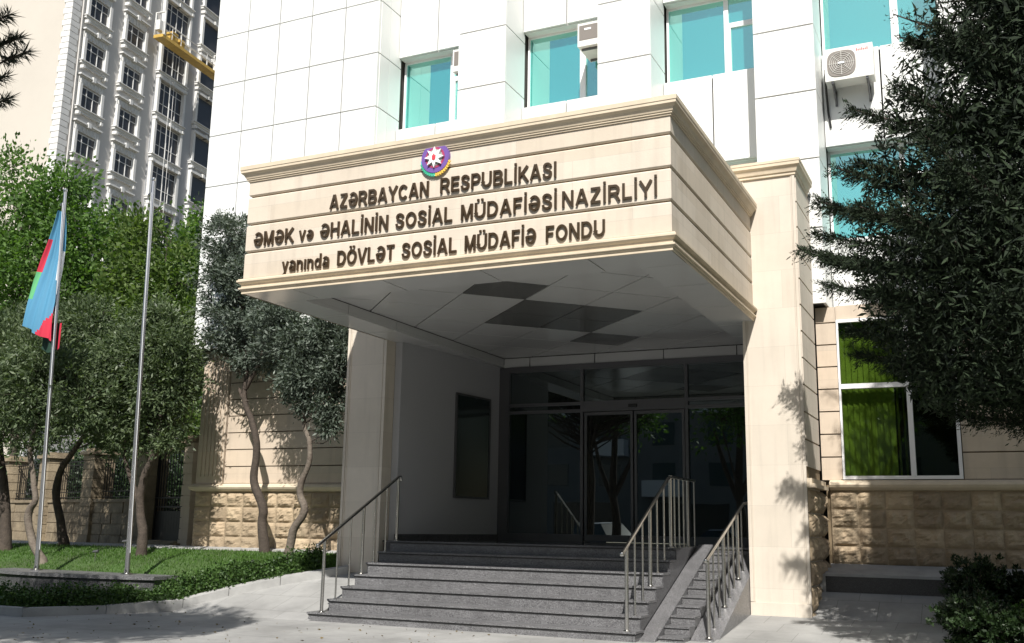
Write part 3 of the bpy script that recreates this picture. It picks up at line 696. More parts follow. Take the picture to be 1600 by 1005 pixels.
obj('flame', MB().extr([(EX + a, yf - .093, EZ + b) for a, b in fl], (0, .008, 0)), m_er, EM)
for side, mm_ in ((-1, m_eg), (1, m_gold)):
    wr_ = MB()
    for k in range(9):
        t_ = rad(-92 + k * 8.6); cx, cz = EX + side * math.cos(t_) * .215, EZ + math.sin(t_) * .225 - .012
        for q in (-1, 0, 1):
            tt = t_ + rad(90) + q * .6; c_, s_ = side * math.cos(tt), math.sin(tt)
            wr_.extr([(cx, yf - .03 - q * .004, cz), (cx + .024 * c_ - .012 * s_, yf - .045, cz + .024 * s_ + .012 * c_), (cx + .052 * c_, yf - .04, cz + .052 * s_), (cx + .024 * c_ + .012 * s_, yf - .045, cz + .024 * s_ - .012 * c_)], (0, .015, 0))
    obj('wreath', wr_, mm_, EM)
obj('ribbon', MB().extr([(EX - .17, yf - .03, EZ - .17), (EX - .225, yf - .03, EZ - .08), (EX - .24, yf - .03, EZ - .01), (EX - .2, yf - .03, EZ - .04), (EX - .16, yf - .03, EZ - .13)], (0, .02, 0)), m_eb, EM)

# ================================================================== STEPS AND RAMP
ES = thing('entrance_steps', (-4, -1.5, 0), 'wide flight of seven speckled grey granite steps up to the glass entrance', 'steps')
S0, TR, RI = -2.665, .352, .178
def tz(i): return .133 + RI * i
for i in range(7):
    y0 = S0 + TR * i; top = tz(i); xl, xr = (-7.19, -1.86) if i == 0 else (-7.07, -1.90)
    y1 = (y0 + TR + .03) if i < 6 else -.2
    base = tz(i - 1) if i else -.05
    s_ = MB().box(xl + .02, xr - .02, y0 + .025, y1 + .1, base - .02, top - .045)
    xr2 = xr
    st_ = obj('step', s_, MT['granite'], ES)
    obj('nosing_strip', MB().box(xl + .012, xr - .045, y0 + .012, y0 + .05, top - .045, top - .028), MT['black'], st_)
    if i < 6: obj('tread', MB().box(xl, xr, y0, y0 + TR + .018, top - .028, top), MT['granite'], st_)
obj('landing', MB().prism([(-7.07, S0 + TR * 6), (-1.9, S0 + TR * 6), (-1.9, .76), (-.91, .76), (-.91, 3.3), (-6.9, 3.3), (-7.23, -.29), (-7.23, -.5)], tz(6) - .028, tz(6)), MT['granite_pol'], ES)
obj('landing_base', MB().box(-6.9, -1.92, -.3, 3.2, -.02, tz(6) - .05).box(-1.92, -.93, .78, 3.2, -.02, tz(6) - .05).prism([(-7.2, -.5), (-6.9, -.5), (-6.9, 3), (-7.2, 0)], .2, tz(6) - .03), MT['granite_dark'], ES)
ck = MB()
for i in range(7): ck.box(-1.925, -1.905, S0 + TR * i + .02, .75, (tz(i - 1) if i else -.03) - .03, tz(i) - .03)
obj('side_cladding', ck, MT['granite_dark'], ES)
RA = thing('access_ramp', (-1.35, -1, 0), 'narrow granite ramp with small steps between two runners beside the right pillar', 'ramp')
def wedge(mb, x0, x1, ya, yb, slope, y0, th=0, base=-.05):
    za, zb_ = slope * (ya - y0) + th, slope * (yb - y0) + th
    v = [(x0, ya, base), (x1, ya, base), (x1, yb, base), (x0, yb, base), (x0, ya, za), (x1, ya, za), (x1, yb, zb_), (x0, yb, zb_)]
    return mb.add(v, [(0, 3, 2, 1), (4, 5, 6, 7), (0, 1, 5, 4), (1, 2, 6, 5), (2, 3, 7, 6), (3, 0, 4, 7)])
obj('runner', wedge(MB(), -1.895, -1.66, -2.5, .76, .38, -2.5, .0), MT['granite'], RA)
obj('runner', wedge(MB(), -1.30, -.912, -2.05, 1.0, .385, -2.05, .0), MT['granite'], RA)
for k in range(10):
    yy = -2.36 + k * .305; zz = .02 + .1165 * (k + .35)
    s_ = obj('ramp_step', MB().box(-1.655, -1.305, yy + .012, yy + .44, zz - .2, zz - .022), MT['granite'], RA)
    obj('nosing_strip', MB().box(-1.65, -1.31, yy + .006, yy + .03, zz - .034, zz - .022), MT['black'], s_)
    obj('tread', MB().box(-1.655, -1.305, yy, yy + .30, zz - .022, zz), MT['granite'], s_)

# ---- handrails
def handrail(name, label, posts, rail, loc, rr=.026):
    """posts: (x, y, z0, z1, radius); rail: list of points"""
    t_ = thing(name, loc, label, 'handrail')
    for x, y, a, b, r in posts:
        p_o = obj('post', MB().tube([(x, y, a), (x, y, b)], r, 10), MT['steel'], t_, smooth=False)
        smooth_by_angle(p_o)
        smooth_by_angle(obj('base_cap', MB().lathe((x, y, a), [(r * 1.9, 0), (r * 1.9, .008), (r * 1.1, .02)], 12), MT['steel'], p_o))
    smooth_by_angle(obj('top_rail', MB().tube(rail, rr, 12), MT['steel'], t_))
    e = Vector(rail[0]); smooth_by_angle(obj('end_knob', MB().lathe((e.x, e.y, e.z - .032), [(.005, 0), (.026, .01), (.034, .032), (.026, .054), (.005, .064)], 12), MT['steel'], t_))
    return t_
rz = lambda y: 1.16 + .505 * (y + 2.76)
X = -6.95; ps = []
for i in range(7):
    y = S0 + .05 + TR * i; ps.append((X, y, tz(i), rz(y), .027 if i % 3 == 0 else .014))
handrail('stair_handrail', 'steel handrail with round posts along the left end of the steps', ps, [(X, -2.80, rz(-2.80)), (X, -.50, rz(-.50)), (X, -.44, rz(-.47)), (X, -.42, rz(-.5) - .06)], (X, -1.5, .5))
X = -2.0; ps = []
for i in range(7):
    y = S0 + .05 + TR * i; ps.append((X, y, tz(i), rz(y), .027 if i % 3 == 0 else .014))
for y, r in ((-.28, .014), (-.02, .014), (.24, .014), (.5, .027), (.9, .014)): ps.append((X, y, tz(6), 2.28, r))
handrail('stair_handrail', 'steel handrail between the steps and the ramp, turning level on the landing', ps, [(X, -2.80, rz(-2.80)), (X, -.62, rz(-.62)), (X, -.5, 2.28), (X, .95, 2.28)], (X, -1.2, .5))
X = -1.06; ps = []
for k in range(8):
    y = -1.95 + k * .307; ps.append((X, y, .385 * (y + 2.05) - .003, 1.09 + .345 * (y + 1.96), .027 if k % 3 == 0 else .014))
handrail('ramp_handrail', 'steel handrail on the ramp runner next to the right pillar', ps, [(X, -2.04, 1.06), (X, .36, 1.09 + .345 * 2.32), (X + .12, .42, 1.92)], (X, -1, .3))

# ================================================================== AIR CONDITIONERS
def ac_front(x0, x1, yf, yb, z0, z1):
    t_ = thing('air_conditioner', ((x0 + x1) / 2, yb, z0), 'white air conditioner unit with round fan grille below the upper right window', 'air conditioner')
    b = MB().box(x0, x1, yf, yb, z0, z1); o = obj('casing', b, MT['ac'], t_)
    cx, cz, r = x0 + .29, (z0 + z1) / 2, .225
    gr = MB().extr([(cx + (r + .02) * math.copysign(abs(math.cos(a)) ** .6, math.cos(a)), yf - .012, cz + (r + .02) * math.copysign(abs(math.sin(a)) ** .6, math.sin(a))) for a in [2 * math.pi * k / 40 for k in range(40)]], (0, .012, 0))
    g_ = obj('fan_grille', gr, MT['ac_grill'], t_)
    w_ = MB()
    for q in range(1, 7):
        rr = r * q / 6.5; w_.tube([(cx + rr * math.cos(2 * math.pi * k / 32), yf - .02, cz + rr * math.sin(2 * math.pi * k / 32)) for k in range(33)], .004, 4)
    for k in range(8): w_.tube([(cx, yf - .022, cz), (cx + r * math.cos(k * math.pi / 4), yf - .022, cz + r * math.sin(k * math.pi / 4))], .004, 4)
    obj('grille_wires', w_, MT['ac'], g_)
    obj('badge', MB().box(cx - .055, cx + .055, yf - .034, yf - .026, cz - .012, cz + .018), MT['f_white'], g_)
    mk = MB()
    for k in range(7): mk.box(x1 - .28 + k * .03, x1 - .262 + k * .03, yf - .003, yf, z1 - .12, z1 - .085 + (.015 if k in (0, 3, 6) else 0))
    obj('red_maker_mark', mk, MT['red'], t_)
    br_ = MB()
    for x in (x0 + .12, x1 - .12): br_.box(x - .02, x + .02, yf + .02, 2.2, z0 - .04, z0).box(x - .02, x + .02, 2.17, 2.2, z0 - .3, z0 - .04).tube([(x, yf + .06, z0 - .04), (x, 2.18, z0 - .28)], .014, 6)
    obj('bracket', br_, MT['frame_dark'], t_)
    obj('pipe', MB().tube([(x0 - .02, yb - .1, z0 + .35), (x0 - .04, yb, z0 + .1), (x0 - .03, yb + .1, z0 - .4), (x0, 2.18, z0 - .7)], .02, 8), MT['black'], t_)
    return t_
ac_front(.34, 1.17, 1.72, 2.06, 9.42, 10.04)
def ac_side(x0, x1, label):
    y0, y1, z0, z1 = 1.62, 2.36, 11.0, 11.5
    t_ = thing('air_conditioner', (x1, y1, z0), label, 'air conditioner', 'air conditioner boxes hung on the piers')
    obj('casing', MB().box(x0, x1 - .01, y0, y1, z0, z1), MT['ac'], t_)
    obj('side_panel', MB().box(x0 + .035, x1 - .04, y0 - .006, y0, z0 + .13, z1 - .05), MT['ac_grill'], t_)
    obj('badge', MB().box(x0 + .15, x0 + .29, y0 - .012, y0 - .006, z1 - .16, z1 - .12), MT['f_white'], t_)
    obj('bracket', MB().box(x0 + .05, x1, y0 + .1, y0 + .14, z0 - .04, z0).box(x0 + .05, x1, y1 - .14, y1 - .1, z0 - .04, z0).box(x1 - .05, x1 - .01, y0 + .1, y0 + .14, z0 - .25, z0 - .04), MT['frame_dark'], t_)
    return t_
ac_side(-4.42, -3.89, 'white air conditioner box beside the middle upper window above the canopy')
ac_side(-7.30, -7.01, 'white air conditioner box beside the window next to the blank facade')

# ================================================================== FLAGPOLES
FP = MB(); pts = []
for k in range(25):
    t_ = k / 24; x = -14.9 + 4.15 * t_; y = -2.62 + .35 * (2 * t_ - 1) ** 2; pts.append((x, y))
poly = pts + [(-10.75, -1.75), (-14.9, -1.75)]
FB = thing('flagpole_plinth', (-12.8, -2, .1), 'long low curved dark granite plinth carrying the two flagpoles on the lawn', 'plinth')
obj('base', MB().prism(poly, .05, .46), MT['granite_dark'], FB)
obj('top_slab', MB().prism([(p[0] * 1.0 + (-.03 if p[0] < -12.8 else .03), p[1] - .04 if p[1] < -2 else p[1] + .03) for p in poly], .46, .52), MT['granite'], FB)
def flagpole(x, y, xt, zt, label):
    t_ = thing('flagpole', (x, y, .52), label, 'flagpole', 'steel flagpoles on the granite plinth')
    smooth_by_angle(obj('pole', MB().tube([(x, y, .52), (x + (xt - x) * .5, y, (zt + .52) / 2), (xt, y, zt)], [.045, .040, .032], 14), MT['pole'], t_))
    smooth_by_angle(obj('base_flange', MB().lathe((x, y, .52), [(.11, 0), (.11, .02), (.06, .03), (.055, .09)], 16), MT['steel'], t_))
    smooth_by_angle(obj('pulley', MB().tube([(xt - .09, y, zt - .28), (xt - .02, y, zt - .25)], .03, 8), MT['steel'], t_))
    smooth_by_angle(obj('cap', MB().lathe((xt, y, zt), [(.036, 0), (.042, .02), (.036, .06), (.005, .08)], 12), MT['steel'], t_))
    obj('halyard', MB().tube([(x + .06, y - .03, .9), (xt + .01, y - .045, zt - .25)], .005, 4), MT['f_white'], t_)
    return t_
flagpole(-13.85, -2.1, -14.18, 8.03, 'tall steel flagpole carrying the drooping tricolour flag')
flagpole(-11.56, -2.1, -11.78, 7.94, 'tall bare steel flagpole without a flag')
fm = MB(); NU_, NV_ = 36, 46
zt_, zb_ = 7.58, 5.05
for j in range(NV_ + 1):
    t_ = j / NV_
    zl = 7.60 - 2.33 * t_; zr = 7.58 - 2.70 * t_
    xl = float(np.interp(t_, [0, .2, .4, .6, .8, 1], [-14.23, -14.44, -14.62, -14.74, -14.82, -14.90])); xr = float(np.interp(t_, [0, 1], [-14.15, -13.98]))
    for i in range(NU_ + 1):
        u = i / NU_
        y = -2.13 - .05 * math.sin(u * 11 + t_ * 2.5) * (1 - .4 * t_) - .03 * math.sin(u * 23 + t_ * 5) + .06 * math.sin(t_ * 5)
        fm.v.append((xl + (xr - xl) * u, y, zl + (zr - zl) * u + .02 * math.sin(u * 9)))
for j in range(NV_):
    for i in range(NU_):
        u, t_ = (i + .5) / NU_, (j + .5) / NV_
        if u < .16 and .24 < t_ < .52: m_ = 1
        elif u < .13 and .50 <= t_ < .76: m_ = 2
        elif t_ > .74 and u > 1 - (t_ - .72) * 2.0: m_ = 1
        elif u > .80 and .3 < t_ < .55: m_ = 3
        else: m_ = 0
        a = j * (NU_ + 1) + i; fm.f.append((a, a + 1, a + NU_ + 2, a + NU_ + 1)); fm.mi.append(m_)
FG = thing('flag', (-14.2, -2.13, 7.5), 'blue, red and green flag hanging limp from the left flagpole', 'flag')
obj('cloth', fm, [MT['f_blue'], MT['f_red'], MT['f_green'], MT['f_white']], FG, fixn=False, smooth=True)
fd = MB()
for j in range(9):
    for i in range(7):
        u, t_ = i / 6, j / 8; fd.v.append((-14.42 + .44 * u - .04 * t_ * (1 - u), -2.03 + .04 * math.sin(u * 9), 5.3 - .5 * t_ - .1 * math.sin(u * 3.1) * t_))
for j in range(8):
    for i in range(6): a = j * 7 + i; fd.f.append((a, a + 1, a + 8, a + 7)); fd.mi.append(1 if i > 4 else 0)
obj('hanging_fold', fd, [MT['f_dark'], MT['f_red']], FG, fixn=False, smooth=True)

# ================================================================== GARDEN FENCE, GATE
def fy(x): return 2.62 + (-14.3 - x) * .345
fd_ = Vector((-1, .345)).normalized()
def frame_pts(s_, w_, o):   # rectangle centred along the fence line at distance s_
    a = Vector((-14.3, 2.62)) + fd_ * s_; n_ = Vector((fd_.y, -fd_.x)) * -1
    return [tuple(a - fd_ * w_ / 2 - n_ * o), tuple(a + fd_ * w_ / 2 - n_ * o), tuple(a + fd_ * w_ / 2 + n_ * o), tuple(a - fd_ * w_ / 2 + n_ * o)]
FN = thing('garden_fence', (-20, 4.5, .9), 'black iron fence between rough stone pillars on a low stone wall behind the garden trees', 'fence')
pill = [0.1, 2.55, 5.6, 8.65, 11.8, 15, 18.2, 21.4]
for i, s_ in enumerate(pill):
    w_, ht = (.42, 3.28) if i == 0 else (.68, 3.2)
    p_ = MB(); z = .8
    while z < ht - .1:
        j = random.uniform(-.012, .012); p_.prism(frame_pts(s_, w_ + j, .3 + j), z + .008, min(z + .25, ht) - .008); z += .25
    p_.prism(frame_pts(s_, w_ - .05, .27), .8, ht)
    po = obj('stone_pillar', p_, MT['lime_wall'] if i == 0 else MT['rock_old'], FN)
    obj('pillar_cap', MB().prism(frame_pts(s_, w_ + .12, .38), ht, ht + .09).prism(frame_pts(s_, w_ - .06, .27), ht + .09, ht + .17), MT['rock_old'], po)
for a, b in zip(pill[1:-1], pill[2:]):
    c, w_ = (a + b) / 2, b - a - .7
    bw = MB(); z = .8
    for r in range(4):
        n = 4
        for k in range(n):
            cs = c - w_ / 2 + (k + .5) * w_ / n + (0 if r % 2 else .08); bw.prism(frame_pts(cs, w_ / n - .02, .2 + random.uniform(-.01, .012)), z + .008, z + .27)
        z += .28
    bw.prism(frame_pts(c, w_, .17), .8, z).prism(frame_pts(c, w_, .24), z, z + .08)
    obj('base_wall', bw, MT['rock_old'], FN)
    ip = MB()
    for k in range(16): ip.prism(frame_pts(c - w_ / 2 + (k + .5) * w_ / 16, .018, .009), 1.9, 3.1)
    for zz in (2.05, 2.2, 2.95, 3.05): ip.prism(frame_pts(c, w_, .012), zz, zz + .025)
    obj('iron_panel', ip, MT['iron'], FN)
GT = thing('garden_gate', (-15.6, 3.1, .9), 'black iron garden gate between the stone pillar and the corner of the building', 'gate')
gt = MB(); c, w_ = 1.27, 1.75
for k in range(13): gt.prism(frame_pts(c - w_ / 2 + .06 + k * (w_ - .12) / 12, .02, .01), 1.2, 3.2)
obj('bars', gt, MT['iron'], GT)
obj('frame', MB().prism(frame_pts(c - w_ / 2 + .03, .06, .03), .95, 3.25).prism(frame_pts(c + w_ / 2 - .03, .06, .03), .95, 3.25).prism(frame_pts(c, w_, .025), 3.1, 3.15).prism(frame_pts(c, w_, .025), 2.0, 2.04).prism(frame_pts(c, w_, .025), 1.78, 1.82), MT['iron'], GT)
obj('sheet_panel', MB().prism(frame_pts(c, w_ - .1, .008), 1.0, 1.7), MT['iron'], GT)
tag(obj('gate_step', MB().prism(frame_pts(1.27, 2.2, .55), .6, .96).prism(frame_pts(1.27, 1.9, .4), .96, 1.0), MT['rock_old']), 'low worn stone doorstep in front of the black iron gate', 'step')

# ================================================================== FOLIAGE
def leaves_obj(name, C, D, Lg, Wd, m, parent=None, droop=None):
    """C centres (n,3), D directions (n,3); one diamond face per leaf"""
    n = len(C); D = D / (np.linalg.norm(D, axis=1, keepdims=True) + 1e-9)
    r = RNG.normal(size=(n, 3)); S = np.cross(D, r); S /= (np.linalg.norm(S, axis=1, keepdims=True) + 1e-9)
    q_ = RNG.uniform(.55, 1.35, (n, 1)); Lg = Lg * q_; Wd = Wd * q_ * RNG.uniform(.75, 1.15, (n, 1))
    V = np.empty((n, 4, 3)); V[:, 0] = C - D * Lg * .5; V[:, 1] = C + S * Wd * .5 - D * Lg * .05; V[:, 2] = C + D * Lg * .5; V[:, 3] = C - S * Wd * .5 - D * Lg * .05
    off = WLOC.get(parent.name, Vector((0, 0, 0))) if parent is not None else Vector((0, 0, 0))
    V -= np.array(off)
    me = bpy.data.meshes.new(name); me.vertices.add(n * 4); me.vertices.foreach_set('co', V.reshape(-1))
    me.loops.add(n * 4); me.loops.foreach_set('vertex_index', np.arange(n * 4, dtype=np.int32))
    me.polygons.add(n); me.polygons.foreach_set('loop_start', np.arange(0, n * 4, 4, dtype=np.int32)); me.polygons.foreach_set('loop_total', np.full(n, 4, dtype=np.int32))
    me.update(calc_edges=True); me.materials.append(m)
    o = bpy.data.objects.new(name, me); COL.objects.link(o)
    if parent is not None: o.parent = parent
    return o
def crown_pts(blobs, n_clust, per, sig, shell=.55, flat=.85):
    """twig clusters through the blobs, denser to the outside; returns centres + outward dirs + cluster centres"""
    B = np.array(blobs, float); vol = B[:, 3] ** 2.4; pr = vol / vol.sum()
    idx = RNG.choice(len(B), n_clust, p=pr)
    d = RNG.normal(size=(n_clust, 3)); d /= np.linalg.norm(d, axis=1, keepdims=True)
    rr = (shell + (1 - shell) * RNG.random(n_clust)) * np.where(RNG.random(n_clust) < .22, RNG.random(n_clust), 1) * np.where(RNG.random(n_clust) < .26, RNG.uniform(1.05, 1.42, n_clust), RNG.uniform(.75, 1.08, n_clust))
    cc = B[idx, :3] + d * (rr * B[idx, 3])[:, None] * np.array([1, 1, flat])
    keep = np.array([noise.noise(Vector(c) * (.9 / max(.35, sig * 4))) > -.13 for c in cc]); cc = cc[keep]; d = d[keep]
    cen = np.repeat(cc, per, axis=0); dd = np.repeat(d, per, axis=0)
    loc = RNG.normal(size=cen.shape) * sig
    return cen + loc, dd * .6 + loc / sig * .5 + RNG.normal(size=cen.shape) * .45, cc
def tree(name, label, cat, trunk, radii, blobs, n_clust, per, sig, lsz, lmat, tmat=None, forks=(), group=None, shell=.55, twigs=26, limbs=True):
    base = Vector(trunk[0]); t_ = thing(name, base, label, cat, group)
    tb = MB()
    P = [Vector(p) for p in trunk]; Q = []; RR = []
    for i in range(len(P) - 1):
        for k in range(4):
            s_ = k / 4; a = P[i - 1] if i else P[i]; b, c = P[i], P[i + 1]; d = P[i + 2] if i + 2 < len(P) else P[i + 1]
            q = .5 * ((2 * b) + (c - a) * s_ + (2 * a - 5 * b + 4 * c - d) * s_ * s_ + (-a + 3 * b - 3 * c + d) * s_ ** 3)
            Q.append(q + Vector((noise.noise(q * 3), noise.noise(q * 3 + Vector((9, 0, 0))), 0)) * .02)
            f_ = (i + s_) / (len(P) - 1); RR.append((radii[0] + (radii[1] - radii[0]) * f_) * (1 + .12 * noise.noise(q * 5)) * (1 + .35 * max(0, 1 - (i + s_) * 2.5)))
    Q.append(P[-1]); RR.append(radii[1])
    Q[0] = Q[0] - Vector((0, 0, .1))
    tb.tube(Q, RR, 10)
    for fk in forks: tb.tube(fk, list(np.linspace(radii[0] * .6, radii[1] * .6, len(fk))), 8)
    smooth_by_angle(obj('trunk', tb, tmat or MT['bark'], t_), 60)
    cp_, cd_, cc = crown_pts(blobs, n_clust, per, sig, shell)
    if limbs:
        lb = MB(); top = [Vector(p) for p in trunk[len(trunk) // 2:]]
        for b in blobs:
            e = Vector(b[:3]); s_ = min(top, key=lambda p: (p - e).length + (2 if p.z > e.z else 0)); m_ = (s_ + e) / 2 + Vector((random.uniform(-.1, .1), random.uniform(-.1, .1), -.1 * (s_ - e).length))
            r = max(.012, radii[1] * .55); lb.tube([s_, m_, e], [r, r * .7, r * .35], 6)
        B = [Vector(b[:3]) for b in blobs]
        for k in RNG.choice(len(cc), min(len(cc), twigs * 4), replace=False):
            e = Vector(cc[k]); s_ = min(B, key=lambda p: (p - e).length); lb.tube([s_, (s_ + e) / 2 + Vector((0, 0, .04)), e], [radii[1] * .25, radii[1] * .16, radii[1] * .07], 4)
        obj('branches', lb, MT['bark'], t_)
    leaves_obj('crown', cp_, cd_, lsz[0], lsz[1], lmat, t_)
    return t_
O1 = [(-10.55, 0.47, 0.81), (-10.69, 0.47, 1.45), (-10.69, 0.47, 1.75), (-10.95, 0.47, 2.26), (-10.96, 0.47, 2.66), (-10.96, 0.47, 3.07), (-11.12, 0.47, 3.5), (-11.31, 0.47, 3.87), (-11.38, 0.47, 4.19), (-11.35, 0.47, 4.52), (-11.51, 0.47, 5.38), (-11.74, 0.47, 6.51)]
O1f = [(-11.35, 0.47, 4.19), (-11.16, 0.47, 4.48), (-10.99, 0.47, 4.81), (-10.85, 0.47, 5.61)]
O1b = [(-11.95, 0.47, 7.46, 0.57), (-12.22, 0.47, 7.85, 0.29), (-12.23, 0.47, 6.7, 0.6), (-11.52, 0.47, 6.49, 0.65), (-12.34, 0.47, 6.0, 0.46), (-11.62, 0.47, 5.66, 0.72), (-10.96, 0.47, 5.89, 0.67), (-12.09, 0.47, 5.21, 0.45), (-11.22, 0.47, 4.98, 0.6), (-10.7, 0.47, 4.79, 0.39), (-12.32, 0.47, 4.88, 0.25), (-11.17, 0.47, 6.69, 0.68), (-12.24, 0.47, 7.33, 0.54)]
_C = (2.5555, -15.9624, 1.5); _k = 1.024
mv = lambda P: [tuple(_C[i] + (q[i] - _C[i]) * _k if i < 3 else q[3] for i in range(len(q))) for q in P]
O1, O1f, O1b = mv(O1), mv(O1f), mv(O1b)
tree('olive_tree', 'olive tree with a winding bare trunk, taller and further from the porch', 'tree', O1, (.105, .03), O1b, 1250, 40, .085, (.095, .032), MT['olive'], MT['bark'], [O1f, mv([(-11.31, .47, 3.9), (-11.45, .45, 4.12), (-11.5, .45, 4.2)])], 'olive trees by the wall', twigs=40)
O2 = [(-9.62, -0.05, 0.8), (-9.51, -0.05, 1.32), (-9.29, -0.05, 1.7), (-9.4, -0.05, 1.99), (-9.39, -0.05, 2.23), (-9.24, -0.05, 2.61), (-9.26, -0.05, 3.0), (-9.41, -0.05, 3.35), (-9.39, -0.05, 4.13), (-9.29, -0.05, 4.89)]
O2b = [(-9.6, -0.05, 4.9, 0.64), (-9.0, -0.05, 5.12, 0.6), (-8.73, -0.05, 4.48, 0.53), (-9.24, -0.05, 4.25, 0.6), (-9.78, -0.05, 4.28, 0.4), (-8.77, -0.05, 3.8, 0.41), (-9.2, -0.05, 3.63, 0.39), (-10.17, -0.05, 5.39, 0.64), (-8.89, -0.05, 4.91, 0.45), (-9.56, 0.25, 4.74, 0.62), (-8.81, -0.05, 3.31, 0.21), (-9.68, -0.05, 3.96, 0.22), (-8.82, -0.05, 3.03, 0.09), (-8.43, -0.05, 4.63, 0.44)]
tree('olive_tree', 'olive tree with a kinked pale trunk beside the left porch pillar', 'tree', O2, (.085, .028), O2b, 1500, 40, .085, (.095, .032), MT['olive'], MT['bark_white'], [], 'olive trees by the wall', twigs=40)
G1 = [(-14.91, -1.05, 0.6), (-15.26, -1.05, 0.96), (-15.48, -1.05, 1.38), (-15.46, -1.05, 1.66), (-15.35, -1.05, 1.86), (-15.47, -1.05, 2.3), (-15.66, -1.05, 2.87), (-15.52, -1.05, 3.59), (-15.24, -1.05, 4.26)]
G1b = [(-15.58, -1.05, 4.0, 0.95), (-16.41, -1.05, 4.31, 0.88), (-14.88, -1.05, 4.38, 0.92), (-15.84, -1.05, 3.19, 0.57), (-14.93, -1.05, 3.44, 0.55), (-14.25, -1.05, 3.82, 0.72), (-15.71, -1.05, 4.83, 0.86), (-16.47, -1.05, 3.48, 0.59), (-17.59, -1.05, 4.08, 1.22)]
tree('garden_tree', 'crooked pale trunked tree just behind the flag and its pole', 'tree', G1, (.09, .035), G1b, 1400, 38, .11, (.11, .038), MT['olive_dark'], MT['bark_white'], group='grey green trees on the lawn')
G2 = [(-16.63, 0.94, 0.89), (-16.85, 0.94, 1.44), (-17.09, 0.94, 2.08), (-16.98, 0.94, 2.62), (-16.63, 0.94, 3.03), (-16.05, 0.94, 3.81), (-15.94, 0.94, 4.55)]
G2b = [(-16.15, 0.94, 4.56, 1.01), (-17.07, 0.94, 5.21, 1.05), (-15.41, 0.94, 5.12, 0.99), (-16.31, 0.94, 5.78, 0.92), (-15.1, 0.94, 4.22, 0.87), (-16.89, 0.94, 3.99, 0.74), (-15.6, 0.94, 3.51, 0.67), (-16.8, 0.94, 6.28, 0.63), (-18.0, 0.94, 5.74, 0.87), (-19.16, 0.94, 5.97, 0.91)]
tree('garden_tree', 'dark trunked tree leaning right between the two flagpoles', 'tree', G2, (.11, .04), G2b, 1500, 38, .11, (.115, .04), MT['olive_dark'], group='grey green trees on the lawn')
G3 = [(-13.3, -0.07, 0.69), (-13.29, -0.07, 1.19), (-13.43, -0.07, 1.76), (-13.41, -0.07, 2.33), (-13.18, -0.07, 2.82), (-13.1, -0.07, 3.62), (-13.19, -0.07, 4.43)]
G3f = [(-13.43, -0.07, 1.76), (-13.74, -0.07, 2.3), (-13.97, -0.07, 2.7), (-14.18, -0.07, 3.65)]
G3b = [(-13.17, -0.07, 4.3, 0.84), (-12.75, -0.07, 4.27, 0.5), (-13.78, -0.07, 4.88, 0.82), (-13.0, -0.07, 5.11, 0.71), (-13.44, -0.07, 3.49, 0.71), (-12.8, -0.07, 3.54, 0.4), (-14.2, -0.07, 3.79, 0.73), (-13.51, -0.07, 5.7, 0.55), (-12.6, -0.07, 4.8, 0.3), (-13.93, -0.07, 3.1, 0.43), (-12.86, -0.07, 3.08, 0.35)]
tree('garden_tree', 'forked tree behind the bare flagpole, nearest the building corner', 'tree', G3, (.11, .04), G3b, 1450, 38, .11, (.11, .038), MT['olive_dark'], forks=[G3f], group='grey green trees on the lawn')
G4 = [(-17.3, -0.08, 0.77), (-17.42, -0.08, 1.6), (-17.65, -0.08, 2.45), (-17.9, -0.08, 3.18), (-18.0, -.08, 4.2)]
G4b = [(-18.0, -.08, 4.6, 1.1), (-18.9, -.2, 4.2, 1.0), (-17.4, -.3, 5.0, .8), (-18.2, -.1, 5.5, .9), (-17.6, .2, 3.7, .6)]
tree('garden_tree', 'garden tree cut by the left edge of the photo', 'tree', G4, (.14, .06), G4b, 800, 34, .16, (.115, .04), MT['olive_dark'], group='grey green trees on the lawn')
def far_tree(bl, label, m, n=900, lsz=(.20, .12), y=None):
    B = np.array(bl); cx, cy = B[:, 0].mean(), B[:, 1].mean(); zt = B[:, 2].max()
    tr = [(cx, cy, .85), (cx + .1, cy, 3), (cx - .15, cy, 5.5), (cx, cy, max(7, zt * .7))]
    return tree('leafy_tree', label, 'tree', tr, (.24, .08), bl, n, 26, .32, lsz, m, group='leafy trees beyond the fence', shell=.5, twigs=20)
B1 = [(-33.49, 12.0, 14.4, 2.31), (-34.88, 12.0, 15.72, 1.61), (-31.53, 12.0, 13.88, 1.85), (-34.0, 12.0, 12.78, 2.32), (-31.62, 12.0, 11.98, 2.2), (-30.26, 12.0, 12.65, 1.44), (-32.87, 12.0, 10.47, 2.23), (-30.28, 12.0, 10.26, 1.77), (-31.13, 12.0, 14.94, 0.82), (-34.77, 12.0, 16.23, 0.65)]
B2 = [(-31.26, 15.0, 11.89, 1.86), (-30.3, 15.0, 10.14, 2.16), (-31.88, 15.0, 13.65, 1.37), (-29.85, 15.0, 12.31, 1.45), (-29.04, 15.0, 8.71, 2.09), (-31.59, 15.0, 8.87, 2.2)]
B3 = [(-26.97, 13.0, 11.24, 1.51), (-27.99, 13.0, 12.67, 1.18), (-25.57, 13.0, 10.59, 1.46), (-26.73, 13.0, 9.15, 1.81), (-24.92, 13.0, 9.02, 1.43), (-28.01, 13.0, 10.02, 1.53), (-26.36, 13.0, 12.36, 0.67)]
B4 = [(-27.97, 16.0, 13.48, 0.8), (-27.82, 16.0, 12.04, 1.42), (-27.32, 16.0, 10.6, 1.4), (-27.77, 16.0, 8.15, 1.73), (-26.91, 16.0, 6.49, 1.36), (-27.09, 16.0, 4.91, 1.15), (-27.52, 16.0, 14.29, 0.51)]
B5 = [(-38.57, 13.0, 12.93, 3.37), (-37.08, 13.0, 9.33, 3.22), (-34.17, 13.0, 8.58, 2.29), (-34.2, 13.0, 6.41, 2.27)]
